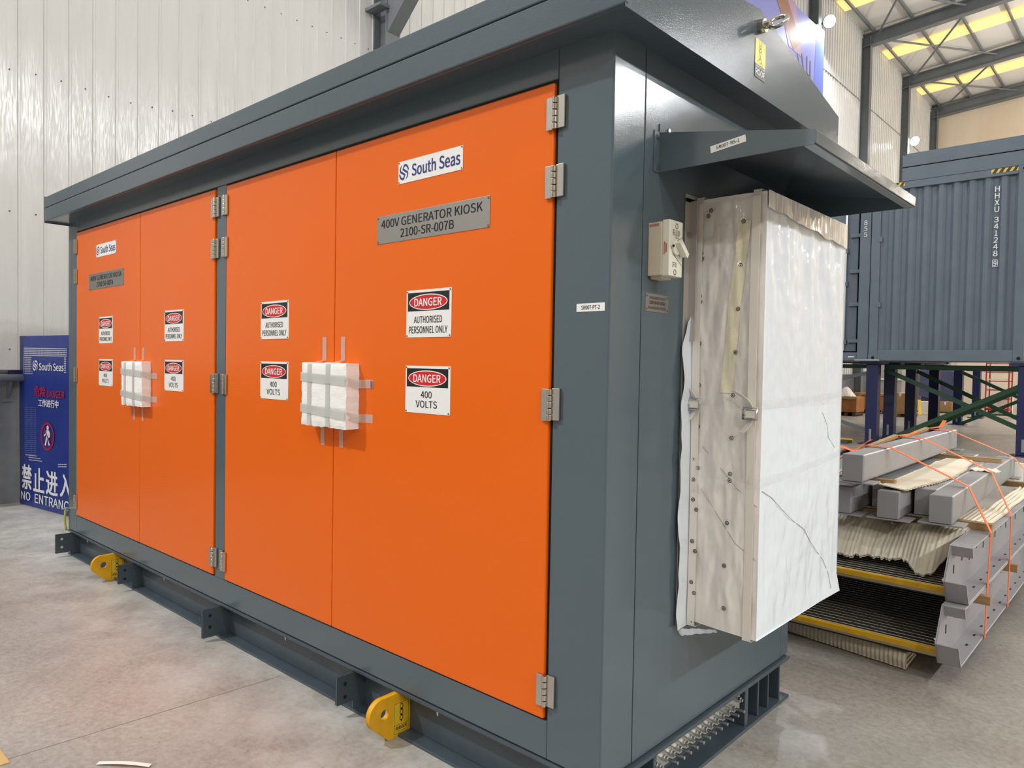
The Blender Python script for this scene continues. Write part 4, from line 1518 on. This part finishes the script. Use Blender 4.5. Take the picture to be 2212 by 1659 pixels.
# ================================================================== STEEL PILE
def stair_flight(dx, dy, z0, label):
    r_ = thing('stair_flight', (4.7 + dx, 3.5 + dy, z0), label, 'stair flight', 'stacked stair flights')
    YE = 4.95 + dy
    h = .255

    def stringer(xw, sg):
        # web with a pointed end, two flanges, end plate and top stub
        y0 = 2.01 + dy
        web = [(y0, z0), (y0 - .065, z0 + .105), (y0 + .05, z0 + h), (YE, z0 + h), (YE, z0)]
        s_ = MB().prism(web, 0, xw - .004, xw + .004)
        xa, xb = (xw, xw + sg * .09) if sg > 0 else (xw + sg * .09, xw)
        s_.box(xa, xb, y0 + .05, YE, z0 + h - .008, z0 + h)
        s_.box(xa, xb, y0, YE, z0, z0 + .008)
        s_.prism([(y0, z0), (y0 - .065, z0 + .105), (y0 - .058, z0 + .108), (y0 + .007, z0 + .003)], 0, xa, xb)
        s_.prism([(y0 + .046, z0 + h), (y0 + .07, z0 + h - .052), (y0 + .076, z0 + h - .05), (y0 + .054, z0 + h)], 0, xa, xb)
        o_ = s_.build('stringer', 'string_grey', r_, .002)
        for k in range(16 if sg > 0 else 0):
            yy = y0 + .10 + k * .18
            MB().box(xw + sg * .004, xw + sg * .006, yy, yy + .014, z0 + .11 + .03 * (k % 2), z0 + .15 + .03 * (k % 2)).build('bolt_slot', 'dark', o_)
            MB().box(xw + sg * .048, xw + sg * .057, yy + .03, yy + .06, z0 + .008, z0 + .0095).build('bolt_slot', 'dark', o_)
    stringer(5.172 + dx, 1)
    stringer(3.98 + dx, -1)
    gz = z0 + .055
    ya = 2.045 + dy
    nb_ = 28
    b_ = MB()
    for k in range(nb_):
        yy = ya + .04 + k * .045
        b_.box(3.985 + dx, 5.166 + dx, yy - .0025, yy + .0025, gz - .028, gz)
    gr = b_.build('grating', 'grate_shaded', r_)
    b_ = MB()
    for k in range(nb_):
        yy = ya + .04 + k * .045
        b_.box(3.985 + dx, 5.166 + dx, yy - .0035, yy + .0035, gz, gz + .0008)
    b_.build('lit_edge', 'grate', gr)  # pale caps: light caught on the bar tops, put into their colour
    MB().box(3.985 + dx, 5.166 + dx, ya, ya + 1.32, gz - .05, gz - .045).build('tray', 'grate_dark', gr)  # dark sheet whose colour stands in for shade between the bars
    p_ = MB()
    for k in range(nb_):
        yy = ya + .04 + k * .045
        x = 5.12 + dx - (.03 if k % 2 else 0)
        while x > 4.0 + dx:
            p_.cyl((x, yy, gz - .002), (x, yy, gz + .0025), .0045, 6)
            x -= .082
    p_.build('pin', 'pin', gr).__setitem__('kind', 'stuff')
    MB().box(3.985 + dx, 5.168 + dx, ya - .022, ya + .003, gz - .026, gz + .002).build('nosing', 'nosing', r_, .003, label='yellow nosing strip')
    MB().box(3.985 + dx, 5.168 + dx, ya + .004, ya + .016, gz - .05, gz).build('edge_angle', 'grate', r_, .001)
    for x in (5.125 + dx,):
        MB().cyl((x, ya + .10, gz + .006), (x + .04, ya + .10, gz + .006), .01, 8).build('bolt', 'pin', r_)
    return r_


stair_flight(0, 0, .10, 'grey stair flight with yellow nosing, lowest in the strapped pile')
stair_flight(0, .125, .357, 'grey stair flight with yellow nosing, upper one in the strapped pile')

# pallet under the pile
pl = thing('pallet', (4.65, 3.9, 0), 'dark wooden pallet under the strapped steel pile', 'pallet')
for y in (2.95, 3.5, 4.0, 4.4, 5.0):
    for x in (4.0, 4.6, 5.09):
        MB().box(x, x + .12, y, y + .12, .0, .072).build('block', 'wood_dark', pl, .003)
for x in (4.0, 4.6, 5.09):
    MB().box(x, x + .12, 2.9, 5.2, .072, .094).build('deck_board', 'wood_dark', pl, .002)


def timber(x0, x1, y0, y1, z0, z1, label, sk=0.0):
    m_ = MB().prism([(x0, y0), (x1, y0 + sk), (x1, y1 + sk), (x0, y1)], 2, z0, z1)
    o = m_.build('timber_bearer', 'wood', bevel=.002)
    tag(o, label, 'timber', 'timber bearers in the steel pile')
    return o


# box-section posts
def post(x, y0, y1, z0, ang, label):
    wd_, ht = .108, .146
    r_ = thing('steel_post', (x, y0, z0), label, 'steel post', 'grey box-section posts in the pile')
    ln = y1 - y0

    def T(m__):
        c_, s_ = math.cos(ang), math.sin(ang)
        m__.v = [(x + (p[0]) * c_ - p[1] * s_, y0 + p[0] * s_ + p[1] * c_, z0 + p[2]) for p in m__.v]
        return m__
    T(MB().box(-wd_ / 2, wd_ / 2, .012, ln - .012, 0, ht)).build('tube', 'post_grey', r_, .012, seg=3)
    for (ya_, yb2) in ((.004, .012), (ln - .012, ln - .004)):
        T(MB().box(-wd_ / 2 + .002, wd_ / 2 - .002, ya_, yb2, .002, ht - .002)).build('end_cap', 'post_grey', r_, .003)
    for yy in (.005, ln - .15):
        T(MB().box(-wd_ / 2 - .05, wd_ / 2 + .05, yy, yy + .14, -.009, -.001)).build('base_plate', 'post_grey', r_, .002)
    return r_


PZ = .662
PB = ((5.075, 2.42, 4.82, .030, 'grey box-section post nearest the right edge of its row'),
      (4.965, 2.60, 4.62, .028, 'grey box-section post set back, second from the right of its row'),
      (4.845, 2.36, 4.80, .026, 'grey box-section post in the middle of its row'),
      (4.735, 2.66, 4.62, .024, 'grey box-section post set far back in its row'),
      (4.615, 2.34, 4.80, .022, 'grey box-section post beside the wrapped duct in the lower row'))
for (x, ya, yb_, an, lab) in PB:
    post(x, ya, yb_, PZ, an, lab)
post(4.69, 2.28, 4.72, .846, .018, 'single grey box-section post lying on top of the pile')
timber(4.05, 5.26, 2.66, 2.71, .613, .650, 'timber bearer under the near end of the lower posts', .01)
timber(4.05, 5.24, 4.56, 4.61, .613, .650, 'timber bearer under the far end of the lower posts')
timber(4.35, 4.82, 2.55, 2.60, .810, .836, 'timber bearer under the near end of the top post', .02)
timber(4.35, 5.06, 4.22, 4.27, .810, .836, 'timber bearer under the far end of the top post', .02)
timber(5.185, 5.29, 2.50, 2.535, .275, .318, 'short timber block between the stair flights, nearer one')
timber(5.185, 5.29, 3.33, 3.365, .275, .318, 'short timber block between the stair flights, farther one')


# foam sheets
def ripple(x, a=.0035, p=.034):
    return a * math.sin(2 * math.pi * x / p)


def drape(u, v):
    x = 4.15 + (5.165 - 4.15) * u
    # ragged lower edge: how far it reaches down and forward
    ed = .028 * nz(x * 9, 1) + .022 * nz(x * 31, 4) + .012 * nz(x * 80, 8)
    ed += .07 * math.exp(-((x - 5.02) / .07) ** 2) - .20 * max(0, x - 5.07) / .1 + (.03 if x < 4.70 else 0)
    if v < .25:
        t_ = v / .25
        y, z = 3.4 - (3.4 - 2.56) * t_, .622
    else:
        t_ = (v - .25) / .75
        y = 2.56 - (.215 + ed) * t_ ** .85
        z = .622 - (.16 + .5 * ed) * t_ ** 1.5
    dip = math.exp(-((x - 4.83) / .09) ** 2)
    z -= .035 * dip * math.sin(math.pi * min(1, v * 1.1))
    return (x, y, z + ripple(x, .0018, .0205) + .006 * nz(x * 6, v * 4, 2) * v)


fs = MB().grid(drape, 300, 26, (0, -.001, -.006))
tag(fs.build('foam_sheet', 'epe', smooth=True), 'cream ribbed foam sheet hanging over the upper stair flight', 'foam sheet')


def strip_right(u, v):
    x = 5.13 + .10 * u
    y = 2.73 + 1.8 * v
    return (x + .015 * nz(v * 5, 2), y, .622 + .006 * math.sin(2 * math.pi * u * 4) + .004 * nz(v * 9, u))


tag(MB().grid(strip_right, 32, 30, (0, 0, -.005)).build('foam_sheet', 'epe_light', smooth=True),
    'cream ribbed foam strip along the right side of the pile', 'foam sheet')


def top_sheet(u, v):
    y = 2.40 + 1.8 * v
    xl = 4.78 - .04 * v
    x = xl + (.14 + .09 * math.sin(3 * v) + .02 * nz(v * 6, 9)) * u
    return (x, y, .818 + .012 * max(0, nz(v * 7, u * 2, 1)) + ripple(y, .003, .04) + .018 * (1 - u) * (v < .02))


tag(MB().grid(top_sheet, 12, 120, (0, 0, -.005)).build('foam_sheet', 'epe_light', smooth=True),
    'crumpled cream foam sheet lying on top of the lower posts', 'foam sheet')


def hang(u, v):
    x = 4.98 + .15 * u
    return (x, 3.62 + .16 * v + .05 * nz(u * 4, 3), .815 + .01 * nz(u * 6, v * 3) - .03 * max(0, u - .8))


tag(MB().grid(hang, 20, 6, (0, 0, -.004)).build('foam_sheet', 'epe_light', smooth=True),
    'small pale foam flap under the middle orange strap', 'foam sheet')


# foam bundle on the floor in front of the lower flight
def bundle(u, v):
    # wraps from the back of the top over the front down to the floor
    x = 4.30 + .725 * u
    yf = 2.195 - .125 * u
    if v < .3:
        y, z = yf + .2 - .2 * v / .3, .09
    else:
        t_ = (v - .3) / .7
        y, z = yf - .012 * math.sin(math.pi * t_), .09 - .082 * t_
    return (x, y + ripple(x, .0022, .021) + .004 * nz(x * 9, v * 4), z + .003 * nz(x * 12, v * 3, 5))


fb_ = thing('foam_bundle', (4.7, 2.2, 0), 'folded cream foam bundle on the floor under the yellow nosing', 'foam bundle')
MB().grid(bundle, 200, 16, (0, .010, -.006)).build('outer_sheet', 'epe', fb_, smooth=True)
for layer in range(4):
    z_ = .008 + layer * .019
    MB().prism([(4.34, 2.22), (5.018 - .004 * layer, 2.096), (5.012, 2.30), (4.34, 2.41)], 2, z_, z_ + .015).build('folded_layer', 'epe_light', fb_, .004)

# orange ratchet straps
SLAB = ('orange ratchet strap nearest the camera, with a loose bunched end', 'orange ratchet strap around the middle of the steel pile',
        'orange ratchet strap around the far end of the steel pile')
SPT = (((4.15, 2.6, .66), (4.56, 2.7, .96), (4.625, 2.74, 1.0), (4.748, 2.74, 1.0), (5.128, 2.80, .818), (5.268, 2.60, .622), (5.266, 2.57, .37), (5.266, 2.54, .097), (5.22, 2.54, .097)),
       ((4.15, 3.5, .66), (4.53, 3.52, .96), (4.60, 3.54, 1.0), (4.728, 3.54, 1.0), (5.105, 3.60, .818), (5.268, 3.21, .622), (5.266, 3.23, .37), (5.266, 3.21, .097), (5.22, 3.21, .097)),
       ((4.15, 4.4, .66), (4.51, 4.42, .96), (4.585, 4.43, 1.0), (4.712, 4.43, 1.0), (5.075, 4.65, .818), (5.268, 4.50, .622), (5.266, 4.5, .37), (5.266, 4.5, .097), (5.22, 4.5, .097)))
for i in range(3):
    r_ = thing('ratchet_strap', (5.0, SPT[i][3][1], .09), SLAB[i], 'strap', 'orange straps around the steel pile')
    P_ = [Vector(p) for p in SPT[i]]
    fine = []
    for k in range(len(P_) - 1):
        for q in range(8):
            fine.append(P_[k].lerp(P_[k + 1], q / 8))
    fine.append(P_[-1])
    MB().ribbon(fine, (0, 1, 0), .036, .0025).build('webbing', 'strap_orange', r_)
    y = SPT[i][3][1]
    xx = 4.62 - .02 * i
    if i > 0:
        MB().beam((xx - .045, y - .55, .965), (xx - .01, y - .08, 1.008), .03, .02).build('ratchet_handle', 'wood', r_, .003)
        MB().ribbon([(xx, y - .07, 1.01), (xx + .02, y + .02, 1.012), (xx + .04, y + .12, 1.015), (xx + .05, y + .2, 1.03 + .03 * (i - 1))], (1, 0, 0), .026, .003) \
            .build('loose_end', 'strap_orange', r_)
    else:
        MB().grid(lambda u, v: (4.50 + .05 * v + .10 * u, 2.42 + .32 * u + .02 * v, .955 + .05 * u + .035 * math.sin(5 * u + 2 * v) * math.sin(math.pi * u) + .03 * v), 20, 6, (0, 0, -.003)) \
            .build('loose_end', 'strap_orange', r_)
        MB().grid(lambda u, v: (4.47 + .07 * u, 2.42 + .03 * u, .93 - .06 * v + .01 * math.sin(6 * u)), 8, 5, (0, -.003, 0)).build('loose_end', 'strap_orange', r_)
        MB().beam((4.46, 2.30, .91), (4.56, 2.62, .975), .03, .018).build('ratchet_handle', 'wood_dark', r_, .003)

# ================================================================== FAR FLOOR CLUTTER
o = thing('floor_mat', (.9, 13.35, 0), 'dark mat with a yellow edge on the floor beside the blue leg', 'mat')
MB().box(.6, 1.2, 13.2, 13.55, 0, .05).build('mat', 'wood_dark', o, .006)
MB().box(.6, 1.2, 13.555, 13.6, .0, .075).build('yellow_edge', 'hazard_y', o, .004)


def crate(x0, x1, y0, y1, h, label):
    r_ = thing('wooden_crate', ((x0 + x1) / 2, (y0 + y1) / 2, 0), label, 'crate', 'wooden crates at the far wall')
    MB().box(x0, x1, y0, y1, .12, h).build('box', 'crate_wood', r_, .01)
    for k in range(4):
        x = x0 + .07 + (x1 - x0 - .14) * k / 3
        MB().cyl((x, y0 + .01, .058), (x, y1 - .02, .058), .056, 12).build('roller', 'wood_dark', r_)
    MB().box(x0 - .02, x1 + .02, y0 - .03, y0 - .001, h - .07, h).build('rail', 'wood', r_, .004)
    MB().box(x0 + .22, x0 + .34, y0 - .06, y0 - .031, .28, h).build('batten', 'wood', r_, .004)
    return r_


crate(-2.3, -1.45, 22.4, 23.2, .60, 'wooden crate at the far left under the containers, under paper bundles')
crate(-2.3, -1.2, 24.6, 25.4, .68, 'second wooden crate under the containers, behind the paper-topped one')
o = MB().grid(lambda u, v: (-2.12 + .5 * u, 22.5 + .5 * v, .604 + .3 * math.sin(math.pi * u) * math.sin(math.pi * v) + .05 * abs(nz(u * 6, v * 6))), 14, 10).build('paper_bundle', 'paper', smooth=False)
tag(o, 'crumpled white paper on the far wooden crate', 'paper')
o = thing('machine_cabinet', (-1.7, 27.5, 0), 'pale grey machine cabinet behind the crates', 'cabinet')
MB().box(-2.2, -1.35, 27.1, 28, .1, 1.75).build('body', 'machine_grey', o, .03)
MB().box(-2.2, -1.35, 27.05, 27.09, 1.1, 1.17).build('rail', 'paper', o, .01)
MB().box(-2.2, -1.35, 27.12, 28, 0, .1).build('plinth', 'wood_dark', o)
o = thing('machine_cabinet', (-1.0, 31.5, 0), 'pale grey machine cabinet seen between the blue legs', 'cabinet')
MB().box(-1.5, -.6, 31, 32, .1, 1.9).build('body', 'machine_grey', o, .03)
MB().box(-1.5, -.6, 31.02, 32, 0, .1).build('plinth', 'wood_dark', o)


def carton(x, y, w_, d_, h_, label, m='card', z=0.0):
    r_ = thing('cardboard_box', (x, y, z), label, 'box', 'boxes under the containers')
    MB().box(x - w_ / 2, x + w_ / 2, y - d_ / 2, y + d_ / 2, z + .002, z + h_).build('carton', m, r_, .01)
    MB().box(x - .03, x + .03, y - d_ / 2 - .002, y + d_ / 2 + .002, z + h_ - .1, z + h_ + .003).build('tape', 'paper', r_)
    return r_


o = thing('pallet', (-.5, 23.8, 0), 'low wooden pallet carrying a cardboard box behind the blue legs', 'pallet')
for x in (-.85, -.55, -.25):
    MB().box(x, x + .1, 23.45, 24.2, 0, .1).build('bearer', 'wood_dark', o, .004)
for k in range(4):
    MB().box(-.86, -.14, 23.45 + k * .2, 23.58 + k * .2, .101, .125).build('deck_board', 'wood', o, .004)
carton(-.5, 23.8, .5, .5, .62, 'tall brown cardboard box on a pallet between the blue legs', z=.126)
carton(-.38, 26.3, .42, .4, .42, 'white box with wood strips left of the slate-blue cover', 'paper')
carton(.02, 27.3, .4, .4, .4, 'low brown cardboard box on the floor in front of the slate-blue cover')
carton(1.5, 28.6, .5, .4, .62, 'white carton behind the red scaffold', 'paper')
def cover(u, v):
    if v < .35:
        return (-1.05 + 1.15 * u, 28.9 - .68 * v / .35, 1.512)
    t_ = (v - .35) / .65
    return (-1.05 + 1.15 * u, 28.22 - .06 * t_ + .03 * nz(u * 3, t_ * 3), 1.512 - (.95 + .35 * u) * t_)


o = MB().grid(cover, 16, 20).build('machine_cover', 'tarp', smooth=True)
tag(o, 'slate-blue cover draped over a machine behind the legs', 'cover')
o = MB().box(-1.0, .05, 28.25, 29.2, 0, 1.5).build('covered_machine', 'tarp', bevel=.05)
tag(o, 'bulky machine under the slate-blue cover', 'machine')
o = MB().beam((-.26, 25.0, .012), (-.36, 25.25, .5), .09, .02).build('timber_board', 'hazard_y', bevel=.003)
tag(o, 'short yellow board leaning near the white box', 'board')
for i, (y, lab) in enumerate(((25.7, 'pale pole lying on the far floor, nearer one'), (27.0, 'green bar lying on the far floor'))):
    o = MB().beam((-.9, y - .2, .035), (2.3, y + .3, .035), .07, .066).build('floor_bar', 'plank' if i == 0 else 'brace_green', bevel=.004)
    tag(o, lab, 'bar')

# red scaffold tower
rs = thing('scaffold_tower', (1.45, 27.9, 0), 'red mobile scaffold tower at the far end of the hall', 'scaffold')
for x in (1.13, 1.78):
    for y in (27.55, 28.2):
        MB().cyl((x, y, .12), (x, y, 1.9), .022, 8).build('post', 'red_frame', rs)
        MB().cyl((x - .02, y, .06), (x + .02, y, .06), .06, 12).build('castor', 'dark', rs)
for z in (.2, .55, .85, 1.15, 1.45, 1.75):
    for y in (27.55, 28.2):
        MB().cyl((1.13, y, z), (1.78, y, z), .014, 8).build('rung', 'red_frame', rs)
MB().box(1.11, 1.80, 27.5, 28.2, .16, .24).build('base_tray', 'red_frame', rs, .005)
for z in (.9, 1.2, 1.5):
    MB().box(1.16, 1.76, 27.58, 28.16, z, z + .03).build('plank', 'plank', rs, .004)
# things just past the pile at the right edge
o = MB().cyl((5.035, 5.24, .0), (5.035, 5.24, .72), .03, 18).build('white_roll', 'paper', smooth=False)
tag(o, 'white upright roll just behind the far end of the pile', 'roll')
o = MB().grid(lambda u, v: (5.2 + .5 * u, 5.6 + .35 * v, .35 + .3 * v + .03 * nz(u * 4, v * 3)), 10, 8, (0, 0, -.34)).build('mint_sheet', 'mint')
tag(o, 'mint green sheet bundle at the right edge behind the pile', 'sheet')
